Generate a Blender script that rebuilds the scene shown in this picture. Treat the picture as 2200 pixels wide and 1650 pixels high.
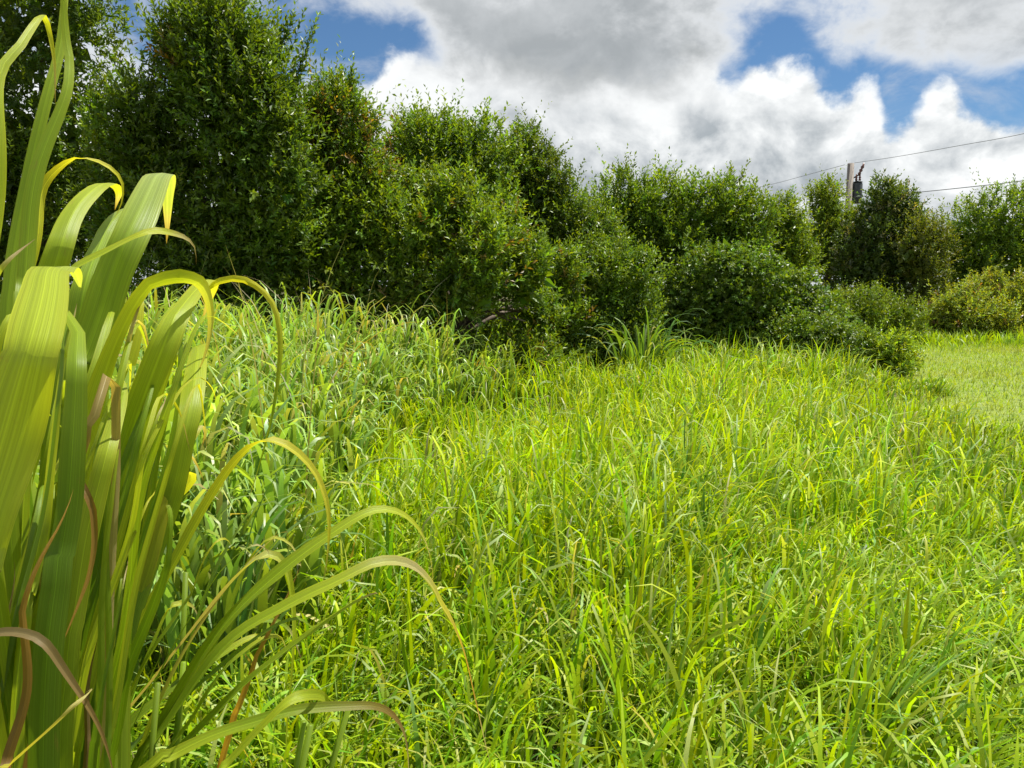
import bpy, math, random
import numpy as np
from mathutils import Vector

random.seed(7)
scene = bpy.context.scene
for o in list(bpy.data.objects):
    bpy.data.objects.remove(o, do_unlink=True)
C = scene.collection

# ------------------------------------------------------------------ camera
FPX = 1653.0            # focal length in pixels of the 2200 px wide photograph
EYE = 1.6
PITCH = math.atan((825 - 620) / FPX)          # looking slightly down
cam_d = bpy.data.cameras.new('camera')
cam = bpy.data.objects.new('camera', cam_d)
C.objects.link(cam)
cam.location = (0, 0, EYE)
cam.rotation_euler = (math.pi / 2 - PITCH, 0, 0)
cam_d.sensor_width = 36.0
cam_d.lens = 36.0 * FPX / 2200.0
cam_d.clip_start = 0.05
cam_d.clip_end = 2000
scene.camera = cam
CF = np.array([0, math.cos(PITCH), -math.sin(PITCH)])
CU = np.array([0, math.sin(PITCH), math.cos(PITCH)])
CR = np.array([1.0, 0, 0])


def at(px, py, d):
    """world point seen at pixel (px, py) at ground distance d (along +Y)"""
    v = CF + CR * (px - 1100) / FPX + CU * (825 - py) / FPX
    return np.array([0, 0, EYE]) + v * (d / v[1])


# ------------------------------------------------------------------ light
SUN_EL, SUN_AZ = math.radians(66), math.radians(72)   # azimuth clockwise from +Y (view direction)
S_DIR = Vector((math.sin(SUN_AZ) * math.cos(SUN_EL), math.cos(SUN_AZ) * math.cos(SUN_EL), math.sin(SUN_EL)))
sun_d = bpy.data.lights.new('sun', 'SUN')
sun_d.energy = 5.0
sun_d.angle = math.radians(0.5)
sun_d.color = (1.0, 0.96, 0.88)
sun = bpy.data.objects.new('sun', sun_d)
C.objects.link(sun)
sun.rotation_euler = (-S_DIR).to_track_quat('-Z', 'Y').to_euler()
sun.location = (0, 0, 30)

world = bpy.data.worlds.new('World')
scene.world = world
world.cycles.sampling_method = 'MANUAL'
world.cycles.sample_map_resolution = 256
world.use_nodes = True
NT = world.node_tree
NT.nodes.clear()
L = NT.links


def nd(t, **kw):
    n = NT.nodes.new(t)
    for k, v in kw.items():
        setattr(n, k, v)
    return n


def put(sock, v):
    if hasattr(v, 'links') or hasattr(v, 'is_output'):
        L.new(v, sock)
    else:
        sock.default_value = v


def M(op, a, b=0.0, c=0.0, clamp=False):
    n = nd('ShaderNodeMath', operation=op, use_clamp=clamp)
    put(n.inputs[0], a)
    put(n.inputs[1], b)
    put(n.inputs[2], c)
    return n.outputs[0]


def sstep(x, lo, hi):
    n = nd('ShaderNodeMapRange', interpolation_type='SMOOTHSTEP')
    put(n.inputs['Value'], x)
    put(n.inputs['From Min'], lo)
    put(n.inputs['From Max'], hi)
    return n.outputs['Result']


def noise(vec, scale, detail, rough, off=(0, 0, 0), zs=1.0, dist=0.0):
    m = nd('ShaderNodeMapping')
    L.new(vec, m.inputs['Vector'])
    m.inputs['Location'].default_value = off
    m.inputs['Scale'].default_value = (1, 1, zs)
    n = nd('ShaderNodeTexNoise')
    L.new(m.outputs[0], n.inputs['Vector'])
    n.inputs['Scale'].default_value = scale
    n.inputs['Detail'].default_value = detail
    n.inputs['Roughness'].default_value = rough
    n.inputs['Distortion'].default_value = dist
    return n.outputs['Fac']


def mixc(f, a, b):
    n = nd('ShaderNodeMix', data_type='RGBA')
    put(n.inputs[0], f)
    for s, v in ((n.inputs[6], a), (n.inputs[7], b)):
        if isinstance(v, tuple):
            s.default_value = (*v, 1)
        else:
            L.new(v, s)
    return n.outputs[2]


sky = nd('ShaderNodeTexSky', sky_type='NISHITA', sun_disc=False)
sky.sun_elevation = SUN_EL
sky.sun_rotation = SUN_AZ
sky.air_density = 1.0
sky.dust_density = 0.3
sky.ozone_density = 2.0
BG = 0.075
tc = nd('ShaderNodeTexCoord')
DIR = tc.outputs['Generated']
sx = nd('ShaderNodeSeparateXYZ')
L.new(DIR, sx.inputs[0])
az = M('ARCTAN2', sx.outputs[0], sx.outputs[1])
el = M('ARCSINE', sx.outputs[2])


def azel(px, py):
    v = CF + CR * (px - 1100) / FPX + CU * (825 - py) / FPX
    v = v / np.linalg.norm(v)
    return math.atan2(v[0], v[1]), math.asin(v[2])


# --- heaped white clouds low over the trees: their tops follow a ragged skyline
tops = [(200, 150), (520, 230), (640, 190), (700, 180), (790, 160), (850, 110), (930, 125), (1000, 95), (1100, 115), (1250, 130), (1350, 150), (1440, 150), (1475, 112),
        (1530, 128), (1575, 165), (1610, 140), (1690, 115), (1740, 135), (1770, 190), (1815, 205), (1850, 178), (1885, 195), (1930, 250),
        (1975, 215), (2030, 168), (2060, 205), (2120, 245), (2200, 262)]
fc = nd('ShaderNodeFloatCurve')
AZW = 0.72
L.new(M('DIVIDE', M('ADD', az, AZW), 2 * AZW, clamp=True), fc.inputs['Value'])
cu = fc.mapping.curves[0]
pts = []
for px, py in tops:
    a, e = azel(px, py)
    pts.append(((a + AZW) / (2 * AZW), e / 0.4))
pts = [(0.0, pts[0][1])] + pts + [(1.0, pts[-1][1])]
while len(cu.points) < len(pts):
    cu.points.new(0.5, 0.5)
for p, (x, y) in zip(cu.points, pts):
    p.location = (x, y)
fc.mapping.update()
htop = M('MULTIPLY', fc.outputs[0], 0.4)
bil = noise(DIR, 11, 6, 0.58, (3.1, 0.4, 1.0), 1.25, 0.3)
fine = noise(DIR, 38, 5, 0.6, (0.7, 5.2, 2.0), 1.2, 0.2)
bb = M('ADD', M('MULTIPLY', M('SUBTRACT', bil, 0.5), 0.085), M('MULTIPLY', M('SUBTRACT', fine, 0.5), 0.040))
below = M('ADD', M('SUBTRACT', htop, el), bb)          # >0 inside the heap
m1 = sstep(below, -0.006, 0.020)
# relief of the heaps: higher density towards the sun side reads as shade
bil2 = noise(DIR, 11, 6, 0.58, (3.1 - 0.012, 0.4, 1.0 - 0.030), 1.25, 0.3)
emb = M('MULTIPLY', M('SUBTRACT', bil, bil2), 3.2)
big = noise(DIR, 4.5, 4, 0.55, (8.0, 1.0, 4.0), 1.1)
edge = sstep(below, 0.13, 0.0)
mid = noise(DIR, 9.5, 5, 0.6, (5.0, 2.0, 9.0), 1.05, 0.3)
lum = M('ADD', M('ADD', 0.30, emb), M('ADD', M('MULTIPLY', edge, 0.62), M('ADD', M('MULTIPLY', M('SUBTRACT', big, 0.44), 1.5), M('MULTIPLY', M('SUBTRACT', mid, 0.5), 0.85))), clamp=True)
c1 = mixc(lum, (0.42, 0.465, 0.50), (1.02, 1.04, 1.04))
# --- soft grey deck higher up, with blue gaps
deckn = noise(DIR, 5.0, 6, 0.55, (1.4, 7.7, 0.2), 1.7, 0.3)
deckf = noise(DIR, 17.0, 5, 0.6, (4.4, 2.7, 3.2), 1.4, 0.2)
den = M('ADD', M('MULTIPLY', M('SUBTRACT', deckn, 0.5), 1.7), M('MULTIPLY', M('SUBTRACT', deckf, 0.5), 1.3))
den = M('ADD', den, M('ADD', 0.30, M('MULTIPLY', sstep(el, 0.16, 0.40), -0.12)))


def blob(px, py, rx, ry, amp):
    a, e = azel(px, py)
    qa = M('DIVIDE', M('SUBTRACT', az, a), rx / FPX)
    qe = M('DIVIDE', M('SUBTRACT', el, e), ry / FPX)
    r2 = M('ADD', M('MULTIPLY', qa, qa), M('MULTIPLY', qe, qe))
    return M('MULTIPLY', M('EXPONENT', M('MULTIPLY', r2, -1.0)), amp)


for b in [(770, 90, 150, 80, -0.85), (690, 150, 110, 60, -0.4), (900, 70, 60, 40, -0.3), (330, 40, 90, 90, -0.35),
          (1670, 70, 75, 75, -0.85), (1760, 150, 110, 55, -0.55), (1930, 205, 100, 55, -0.75), (2190, 190, 90, 50, -0.45),
          (1270, 60, 340, 150, 0.80), (2050, 60, 200, 90, 0.42), (850, 10, 150, 30, 0.25),
          (1650, 330, 500, 110, -0.55), (1000, 250, 400, 90, -0.30)]:
    den = M('ADD', den, blob(*b))
m2 = M('MULTIPLY', sstep(den, -0.24, 0.54), sstep(el, 0.11, 0.27))
# thin parts let the light through, thick parts are grey
thick = sstep(den, 0.20, 0.95)
thick = M('MULTIPLY', thick, M('ADD', 0.35, M('MULTIPLY', noise(DIR, 12, 5, 0.6, (6.0, 1.5, 2.5), 1.2, 0.2), 1.0)), clamp=True)
c2 = mixc(thick, (0.88, 0.90, 0.91), (0.41, 0.435, 0.445))
wisp = M('MULTIPLY', sstep(noise(DIR, 9, 6, 0.62, (2.2, 3.3, 6.1), 2.0, 0.6), 0.46, 0.80), 0.60)

blue = nd('ShaderNodeMix', data_type='RGBA', blend_type='MULTIPLY')
blue.inputs[0].default_value = 1.0
L.new(sky.outputs[0], blue.inputs[6])
blue.inputs[7].default_value = (0.50, 0.68, 0.82, 1)


def k10(c):
    """cloud colours are given in display light; the background node scales by BG"""
    n = nd('ShaderNodeVectorMath', operation='SCALE')
    L.new(c, n.inputs[0])
    n.inputs['Scale'].default_value = 0.62 / BG
    return n.outputs[0]


col = mixc(wisp, blue.outputs[2], k10(mixc(0.0, (0.66, 0.70, 0.76), (1, 1, 1))))
col = mixc(m1, col, k10(c1))
col = mixc(M('MULTIPLY', m2, 0.96), col, k10(c2))
bgn = nd('ShaderNodeBackground')
bgn.inputs['Strength'].default_value = BG
L.new(col, bgn.inputs['Color'])
wo = nd('ShaderNodeOutputWorld')
L.new(bgn.outputs[0], wo.inputs['Surface'])

scene.view_settings.view_transform = 'Standard'
scene.view_settings.look = 'None'
scene.view_settings.exposure = 0.70
scene.view_settings.gamma = 1.0
scene.view_settings.use_curve_mapping = False
scene.render.engine = 'CYCLES'
scene.cycles.max_bounces = 6
scene.cycles.diffuse_bounces = 3
scene.cycles.glossy_bounces = 2
scene.cycles.transmission_bounces = 4
scene.cycles.transparent_max_bounces = 4
scene.cycles.caustics_reflective = False
scene.cycles.caustics_refractive = False
scene.cycles.use_denoising = True


# ------------------------------------------------------------------ helpers
rng = np.random.default_rng(11)


def mesh(name, v, faces, col=None, mat=None, parent=None, uv=None, smooth=True, val=None):
    """v (N,3); faces (M,3) or (M,4) integer array; col (N,3) colour of the thing itself"""
    me = bpy.data.meshes.new(name)
    v = np.asarray(v, dtype=np.float32)
    f = np.asarray(faces, dtype=np.int32)
    k = f.shape[1]
    me.vertices.add(len(v))
    me.vertices.foreach_set('co', v.ravel())
    me.loops.add(f.size)
    me.loops.foreach_set('vertex_index', f.ravel())
    me.polygons.add(len(f))
    me.polygons.foreach_set('loop_start', np.arange(0, f.size, k, dtype=np.int32))
    me.polygons.foreach_set('use_smooth', np.full(len(f), smooth, dtype=bool))
    me.update(calc_edges=True)
    if col is not None:
        a = me.attributes.new('tint', 'FLOAT_COLOR', 'POINT')
        c4 = np.ones((len(v), 4), dtype=np.float32)
        c4[:, :3] = np.clip(col, 0, 1)
        a.data.foreach_set('color', c4.ravel())
    if uv is not None:
        u = me.uv_layers.new(name='UVMap')
        u.data.foreach_set('uv', np.asarray(uv, dtype=np.float32)[f.ravel()].ravel())
    if mat:
        me.materials.append(mat)
    o = bpy.data.objects.new(name, me)
    C.objects.link(o)
    if parent is not None:
        o.parent = parent
    return o


def empty(name, loc, label, cat, group=None):
    o = bpy.data.objects.new(name, None)
    o.location = tuple(float(q) for q in loc)
    o.empty_display_size = 0.2
    C.objects.link(o)
    o['label'] = label
    o['category'] = cat
    if group:
        o['group'] = group
    return o


def stuff(o, label, cat=None):
    o['kind'] = 'stuff'
    o['label'] = label
    if cat:
        o['category'] = cat
    return o


def structure(o, label):
    o['kind'] = 'structure'
    o['label'] = label
    return o


def N3(a):
    return a / np.maximum(np.linalg.norm(a, axis=-1, keepdims=True), 1e-9)


def waves(x, y, s, seed):
    """cheap smooth 2-d noise, about -1..1"""
    r = np.random.default_rng(seed)
    t = 0
    for k in range(6):
        a = r.uniform(0, 2 * np.pi)
        f = s * r.uniform(0.6, 2.0)
        t = t + np.sin((x * np.cos(a) + y * np.sin(a)) * f + r.uniform(0, 6.28))
    return t / 3.2


def mat_new(name):
    m = bpy.data.materials.new(name)
    m.use_nodes = True
    nt = m.node_tree
    nt.nodes.clear()
    out = nt.nodes.new('ShaderNodeOutputMaterial')
    return m, nt, out


def leafmat(name, rough=0.42, trans=0.35, tgain=(1.7, 1.55, 0.6), spec=0.5, veins=False, gain=1.0):
    m, nt, out = mat_new(name)
    n = nt.nodes
    at_ = n.new('ShaderNodeAttribute')
    at_.attribute_name = 'tint'
    csock = at_.outputs['Color']
    p = n.new('ShaderNodeBsdfPrincipled')
    if veins:
        uvn = n.new('ShaderNodeUVMap')
        mp = n.new('ShaderNodeMapping')
        mp.inputs['Scale'].default_value = (34, 0.6, 1)
        nt.links.new(uvn.outputs[0], mp.inputs[0])
        oi = n.new('ShaderNodeObjectInfo')
        nz = n.new('ShaderNodeTexNoise')
        nz.noise_dimensions = '4D'
        nz.inputs['Scale'].default_value = 1.0
        nz.inputs['Detail'].default_value = 3
        mm = n.new('ShaderNodeMath')
        mm.operation = 'MULTIPLY'
        mm.inputs[1].default_value = 50
        nt.links.new(oi.outputs['Random'], mm.inputs[0])
        nt.links.new(mm.outputs[0], nz.inputs['W'])
        nt.links.new(mp.outputs[0], nz.inputs['Vector'])
        # blotches of wear, brown flecks
        mp2 = n.new('ShaderNodeMapping')
        mp2.inputs['Scale'].default_value = (3.0, 30, 1)
        nt.links.new(uvn.outputs[0], mp2.inputs[0])
        nz2 = n.new('ShaderNodeTexNoise')
        nz2.noise_dimensions = '4D'
        nz2.inputs['Scale'].default_value = 1.0
        nz2.inputs['Detail'].default_value = 5
        nz2.inputs['Roughness'].default_value = 0.75
        nt.links.new(mp2.outputs[0], nz2.inputs['Vector'])
        nt.links.new(mm.outputs[0], nz2.inputs['W'])
        rmp = n.new('ShaderNodeMapRange')
        rmp.inputs['From Min'].default_value = 0.60
        rmp.inputs['From Max'].default_value = 0.72
        rmp.inputs['To Max'].default_value = 0.55
        nt.links.new(nz2.outputs['Fac'], rmp.inputs['Value'])
        vr = n.new('ShaderNodeMapRange')
        vr.inputs['From Min'].default_value = 0.3
        vr.inputs['From Max'].default_value = 0.7
        vr.inputs['To Min'].default_value = 0.78
        vr.inputs['To Max'].default_value = 1.22
        nt.links.new(nz.outputs['Fac'], vr.inputs['Value'])
        mul = n.new('ShaderNodeVectorMath')
        mul.operation = 'SCALE'
        nt.links.new(csock, mul.inputs[0])
        nt.links.new(vr.outputs[0], mul.inputs['Scale'])
        mx = n.new('ShaderNodeMix')
        mx.data_type = 'RGBA'
        nt.links.new(rmp.outputs[0], mx.inputs[0])
        nt.links.new(mul.outputs[0], mx.inputs[6])
        mx.inputs[7].default_value = (0.30, 0.20, 0.06, 1)
        csock = mx.outputs[2]
        bp = n.new('ShaderNodeBump')
        bp.inputs['Strength'].default_value = 0.35
        bp.inputs['Distance'].default_value = 0.002
        nt.links.new(nz.outputs['Fac'], bp.inputs['Height'])
        nt.links.new(bp.outputs[0], p.inputs['Normal'])
    nt.links.new(csock, p.inputs['Base Color'])
    p.inputs['Roughness'].default_value = rough
    p.inputs['Specular IOR Level'].default_value = spec
    tm = n.new('ShaderNodeVectorMath')
    tm.operation = 'MULTIPLY'
    nt.links.new(csock, tm.inputs[0])
    tm.inputs[1].default_value = tgain
    tr = n.new('ShaderNodeBsdfTranslucent')
    nt.links.new(tm.outputs[0], tr.inputs['Color'])
    mix = n.new('ShaderNodeMixShader')
    mix.inputs[0].default_value = trans
    nt.links.new(p.outputs[0], mix.inputs[1])
    nt.links.new(tr.outputs[0], mix.inputs[2])
    nt.links.new(mix.outputs[0], out.inputs['Surface'])
    return m


def plainmat(name, c0, c1, scale=8.0, rough=0.85, bump=0.4, stretch=(1, 1, 1), metal=0.0):
    m, nt, out = mat_new(name)
    n = nt.nodes
    tcn = n.new('ShaderNodeTexCoord')
    mp = n.new('ShaderNodeMapping')
    mp.inputs['Scale'].default_value = stretch
    nt.links.new(tcn.outputs['Object'], mp.inputs[0])
    nz = n.new('ShaderNodeTexNoise')
    nz.inputs['Scale'].default_value = scale
    nz.inputs['Detail'].default_value = 6
    nz.inputs['Roughness'].default_value = 0.65
    nt.links.new(mp.outputs[0], nz.inputs['Vector'])
    mx = n.new('ShaderNodeMix')
    mx.data_type = 'RGBA'
    mr = n.new('ShaderNodeMapRange')
    mr.inputs['From Min'].default_value = 0.3
    mr.inputs['From Max'].default_value = 0.7
    nt.links.new(nz.outputs['Fac'], mr.inputs['Value'])
    nt.links.new(mr.outputs[0], mx.inputs[0])
    mx.inputs[6].default_value = (*c0, 1)
    mx.inputs[7].default_value = (*c1, 1)
    p = n.new('ShaderNodeBsdfPrincipled')
    p.inputs['Roughness'].default_value = rough
    p.inputs['Metallic'].default_value = metal
    nt.links.new(mx.outputs[2], p.inputs['Base Color'])
    bp = n.new('ShaderNodeBump')
    bp.inputs['Strength'].default_value = bump
    bp.inputs['Distance'].default_value = 0.02
    nt.links.new(nz.outputs['Fac'], bp.inputs['Height'])
    nt.links.new(bp.outputs[0], p.inputs['Normal'])
    nt.links.new(p.outputs[0], out.inputs['Surface'])
    return m


M_BLADE = leafmat('big_blade', 0.42, 0.52, (1.5, 1.4, 0.4), 0.45, veins=True)
M_GRASS = leafmat('field_grass', 0.50, 0.46, (1.5, 1.45, 0.4), 0.5)
M_STAND = leafmat('guinea_grass', 0.40, 0.42, (1.5, 1.45, 0.5), 0.6)
M_LEAF = leafmat('tree_leaf', 0.44, 0.36, (1.8, 1.65, 0.4), 0.48)
M_BARK = plainmat('bark', (0.07, 0.05, 0.035), (0.20, 0.16, 0.12), 9, 0.9, 0.6, (1, 1, 0.25))
M_SOIL = plainmat('soil', (0.045, 0.042, 0.014), (0.13, 0.13, 0.035), 5, 0.95, 0.8)
M_TURF = plainmat('turf', (0.11, 0.165, 0.018), (0.22, 0.27, 0.035), 3.0, 0.95, 0.6)
M_WOOD = plainmat('pole_wood', (0.16, 0.13, 0.11), (0.33, 0.29, 0.25), 6, 0.85, 0.4, (2, 2, 0.2))
M_STEEL = plainmat('dark_steel', (0.025, 0.028, 0.03), (0.06, 0.065, 0.065), 5, 0.5, 0.1)
M_CERAMIC = plainmat('brown_ceramic', (0.10, 0.035, 0.02), (0.14, 0.05, 0.03), 5, 0.25, 0.0)
M_WIRE = plainmat('weathered_wire', (0.12, 0.125, 0.13), (0.2, 0.2, 0.21), 3, 0.6, 0.0)


def blades(root, az_, length, t0, bend, pw, width, segs, twist, ctip, cbase, fold=0.0):
    """many arching grass blades in one array pass -> verts, quads, cols.
    root (N,3); az heading; t0 lean from vertical at the base; bend added lean towards the tip (power pw)"""
    n = len(root)
    s = np.linspace(0, 1, segs + 1)
    sm = (s[:-1] + s[1:]) / 2
    th = t0[:, None] + bend[:, None] * sm[None] ** pw[:, None]
    dl = (length / segs)[:, None]
    dh = np.cumsum(np.concatenate([np.zeros((n, 1)), np.sin(th) * dl], 1), 1)
    dz = np.cumsum(np.concatenate([np.zeros((n, 1)), np.cos(th) * dl], 1), 1)
    ca, sa = np.cos(az_)[:, None], np.sin(az_)[:, None]
    ctr = np.stack([root[:, :1] + dh * sa, root[:, 1:2] + dh * ca, root[:, 2:3] + dz], -1)
    tan = N3(np.gradient(ctr, axis=1))
    side0 = np.stack([ca[:, 0], -sa[:, 0], np.zeros(n)], -1)[:, None, :]
    nrm = N3(np.cross(tan, np.broadcast_to(side0, tan.shape)))
    tw = (twist[:, None] * s[None])[..., None]
    side = side0 * np.cos(tw) + nrm * np.sin(tw)
    prof = np.minimum(1.0, 0.55 + 1.6 * s) * np.clip(1 - s ** 3.0, 0.03, 1)
    hw = (width[:, None] * prof[None] * 0.5)[..., None]
    a = ctr - side * hw
    b = ctr + side * hw
    v = np.stack([a, b], 2).reshape(-1, 3)
    base = (np.arange(n) * (segs + 1) * 2)[:, None] + np.arange(segs)[None] * 2
    q = np.stack([base, base + 1, base + 3, base + 2], -1).reshape(-1, 4)
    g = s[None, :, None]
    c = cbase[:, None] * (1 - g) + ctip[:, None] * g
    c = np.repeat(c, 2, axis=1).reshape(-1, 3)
    return v, q, c


def join(parts):
    vs, qs, cs, off = [], [], [], 0
    for v, q, c in parts:
        vs.append(v)
        qs.append(q + off)
        cs.append(c)
        off += len(v)
    return np.concatenate(vs), np.concatenate(qs), np.concatenate(cs)


def tube(pts, rad, sides=8):
    pts = np.asarray(pts, float)
    rad = np.broadcast_to(np.asarray(rad, float), (len(pts),))
    tan = N3(np.gradient(pts, axis=0))
    ref = np.array([0.0, 0, 1]) if abs(tan[0][2]) < 0.8 else np.array([1.0, 0, 0])
    u = N3(np.cross(tan, ref))
    w = np.cross(tan, u)
    a = np.linspace(0, 2 * np.pi, sides, endpoint=False)
    ring = u[:, None] * np.cos(a)[None, :, None] + w[:, None] * np.sin(a)[None, :, None]
    v = (pts[:, None] + ring * rad[:, None, None]).reshape(-1, 3)
    q = []
    for i in range(len(pts) - 1):
        for j in range(sides):
            k = (j + 1) % sides
            q.append((i * sides + j, i * sides + k, (i + 1) * sides + k, (i + 1) * sides + j))
    # end caps as fans of quads
    for base, last in ((0, False), ((len(pts) - 1) * sides, True)):
        for j in range(1, sides - 2, 2):
            t = (base, base + j, base + j + 1, base + j + 2)
            q.append(t if last else t[::-1])
    return v, np.array(q)


def smooth_path(pts, n):
    """Catmull-Rom through the given points, n samples"""
    p = np.asarray(pts, float)
    p = np.concatenate([[2 * p[0] - p[1]], p, [2 * p[-1] - p[-2]]])
    seg = len(p) - 3
    # sample by chord length
    d = np.linalg.norm(np.diff(p[1:-1, :3], axis=0), axis=1) ** 0.7
    cum = np.concatenate([[0], np.cumsum(d)])
    out = []
    for t in np.linspace(0, cum[-1], n):
        i = min(int(np.searchsorted(cum, t, side='right') - 1), seg - 1)
        u = (t - cum[i]) / max(d[i], 1e-9)
        a, b, c, e = p[i], p[i + 1], p[i + 2], p[i + 3]
        out.append(0.5 * ((2 * b) + (c - a) * u + (2 * a - 5 * b + 4 * c - e) * u ** 2 + (3 * b - 3 * c + e - a) * u ** 3))
    return np.array(out)


# ------------------------------------------------------------------ ground
def gz(x, y):
    """height of the ground"""
    fade = np.clip((np.hypot(x, y) - 0.5) / 3, 0, 1)
    return 0.05 * waves(x, y, 0.55, 5) * fade


gx = np.concatenate([np.linspace(-600, -30, 12), np.linspace(-26, 26, 90), np.linspace(30, 600, 12)])
gy = np.concatenate([np.linspace(-600, -12, 12), np.linspace(-8, 44, 90), np.linspace(50, 900, 12)])
GX, GY = np.meshgrid(gx, gy)
gv = np.stack([GX.ravel(), GY.ravel(), gz(GX, GY).ravel()], -1)
ii = np.arange(len(gy) - 1)[:, None] * len(gx) + np.arange(len(gx) - 1)[None]
gq = np.stack([ii, ii + 1, ii + 1 + len(gx), ii + len(gx)], -1).reshape(-1, 4)
structure(mesh('ground', gv, gq, None, M_SOIL), 'dark soil and thatch under the grass of the clearing')


def mown_edge(y):
    """x beyond which the grass is mown short"""
    return np.where(y > 7, 4.65 + (y - 7) * 0.38, 4.65 + (7 - y) * 0.9) + 0.35 * np.sin(y * 1.7) + 0.2 * np.sin(y * 4.1)


def green(n, base, var=0.22, yellow=0.0, r=None):
    r = r or rng
    c = np.tile(np.array(base, float), (n, 1))
    k = np.exp(r.normal(0, var, (n, 1)))
    hue = r.normal(0, 1, n)
    c = c * k
    c[:, 0] *= 1 + 0.11 * hue + yellow
    c[:, 2] *= 1 - 0.25 * hue
    return np.clip(c, 0.004, 0.9)


G_FIELD = (0.290, 0.400, 0.008)
G_STRAW = (0.42, 0.38, 0.16)


BARE = [(1.0, 2.5, 0.34), (0.15, 2.25, 0.28), (0.45, 1.95, 0.25), (1.45, 2.0, 0.35), (0.75, 1.75, 0.28), (-0.1, 1.75, 0.25), (1.75, 2.6, 0.4), (2.1, 2.3, 0.35), (-0.35, 2.3, 0.25)]


def field_strip(d0, d1, per_m2, segs, w0, w1, hmul):
    # even scatter over the part of the clearing near the view
    n_try = int((d1 - d0) * (2 * (0.72 * d1 + 1.6)) * per_m2 / 7)
    ty = rng.uniform(d0, d1, n_try)
    tx = rng.uniform(-1, 1, n_try) * (0.72 * d1 + 1.6)
    keep = np.abs(tx) < 0.72 * ty + 1.6
    keep &= tx < mown_edge(ty)
    keep &= ~((ty < 2.0) & (tx < -0.25))
    # thinner patches
    keep &= rng.random(n_try) < np.clip(0.75 + 0.55 * waves(tx, ty, 1.5, 21), 0.15, 1)
    for (bx, by, br) in BARE:
        keep &= rng.random(n_try) > 0.93 * np.exp(-(((tx - bx) / br) ** 2 + ((ty - by) / br) ** 2))
    tx, ty = tx[keep], ty[keep]
    nt_ = len(tx)
    k = 7
    X = np.repeat(tx, k)
    Y = np.repeat(ty, k)
    n = nt_ * k
    rad = np.abs(rng.normal(0, 0.06, n))
    ang = rng.uniform(0, 2 * np.pi, n)
    X = X + rad * np.sin(ang)
    Y = Y + rad * np.cos(ang)
    lean_az = 0.9 * waves(X, Y, 0.8, 31) + 2.0
    # heading: outwards from the tuft, mixed with the local lie of the grass
    hx = np.sin(ang) + 0.55 * np.sin(lean_az)
    hy = np.cos(ang) + 0.55 * np.cos(lean_az)
    az_ = np.arctan2(hx, hy) + rng.normal(0, 0.35, n)
    hloc = 1 + 0.22 * waves(X, Y, 0.9, 41)
    edge = np.clip((mown_edge(Y) - X) / 1.6, 0.35, 1)
    right = np.clip(1 - (X - 0.6) / 3.0, 0.62, 1) * (Y < 4.2) + (Y >= 4.2)
    ln = rng.uniform(0.34, 0.78, n) * hloc * hmul * edge * right * np.repeat(rng.uniform(0.75, 1.2, nt_), k)
    t0 = np.clip(rng.normal(0.16, 0.14, n), 0, 0.6) + 0.25 * (rng.random(n) < 0.08)
    bend = np.clip(rng.normal(1.55, 0.85, n), 0.05, 3.1)
    pw = rng.uniform(1.4, 5.5, n)
    wd = rng.uniform(w0, w1, n)
    col = green(n, G_FIELD, 0.17)
    tuft = np.repeat(np.exp(rng.normal(0, 0.14, nt_)), k)[:, None]
    patch = waves(X, Y, 0.7, 51)[:, None]
    col = col * tuft * (1 + 0.16 * patch)
    cool = (rng.random(n) < np.clip(0.28 - 0.1 * patch[:, 0], 0.05, 0.6))[:, None]
    col = np.where(cool, col * np.array([0.60, 0.80, 1.8]), col)
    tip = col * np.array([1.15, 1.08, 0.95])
    straw = rng.random(n) < 0.02
    sc = green(n, G_STRAW, 0.25)
    tip[straw] = sc[straw]
    col[straw] = sc[straw] * 0.8
    dry = rng.random(n) < 0.03
    tip[dry] = 0.5 * tip[dry] + 0.5 * sc[dry]
    pale = rng.random(n) < 0.10
    tip[pale] = green(int(pale.sum()), (0.44, 0.50, 0.17), 0.15)  # highlight on hooked tips put into the blade colour
    bend[pale] = rng.uniform(1.8, 3.1, int(pale.sum()))
    pw[pale] = rng.uniform(3.0, 7.0, int(pale.sum()))
    root = np.stack([X, Y, gz(X, Y) - 0.01], -1)
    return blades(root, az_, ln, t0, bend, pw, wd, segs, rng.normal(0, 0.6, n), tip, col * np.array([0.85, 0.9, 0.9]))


def under_strip(d0, d1, per_m2):
    """short stemmy undergrowth between the tufts"""
    n = int((d1 - d0) * (2 * (0.72 * d1 + 1.6)) * per_m2)
    Y = rng.uniform(d0, d1, n)
    X = rng.uniform(-1, 1, n) * (0.72 * d1 + 1.6)
    keep = (np.abs(X) < 0.72 * Y + 1.6) & (X < mown_edge(Y) + 0.3)
    X, Y = X[keep], Y[keep]
    n = len(X)
    col = green(n, (0.15, 0.22, 0.03), 0.25)
    sc = green(n, G_STRAW, 0.25) * 0.8
    st = rng.random(n) < 0.22
    col[st] = sc[st]
    root = np.stack([X, Y, gz(X, Y) - 0.01], -1)
    return blades(root, rng.uniform(0, 6.28, n), rng.uniform(0.10, 0.42, n), rng.uniform(0.1, 0.9, n), rng.uniform(0, 1.2, n),
                  np.full(n, 1.5), rng.uniform(0.003, 0.007, n), 3, rng.normal(0, 0.8, n), col * 1.05, col)


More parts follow.
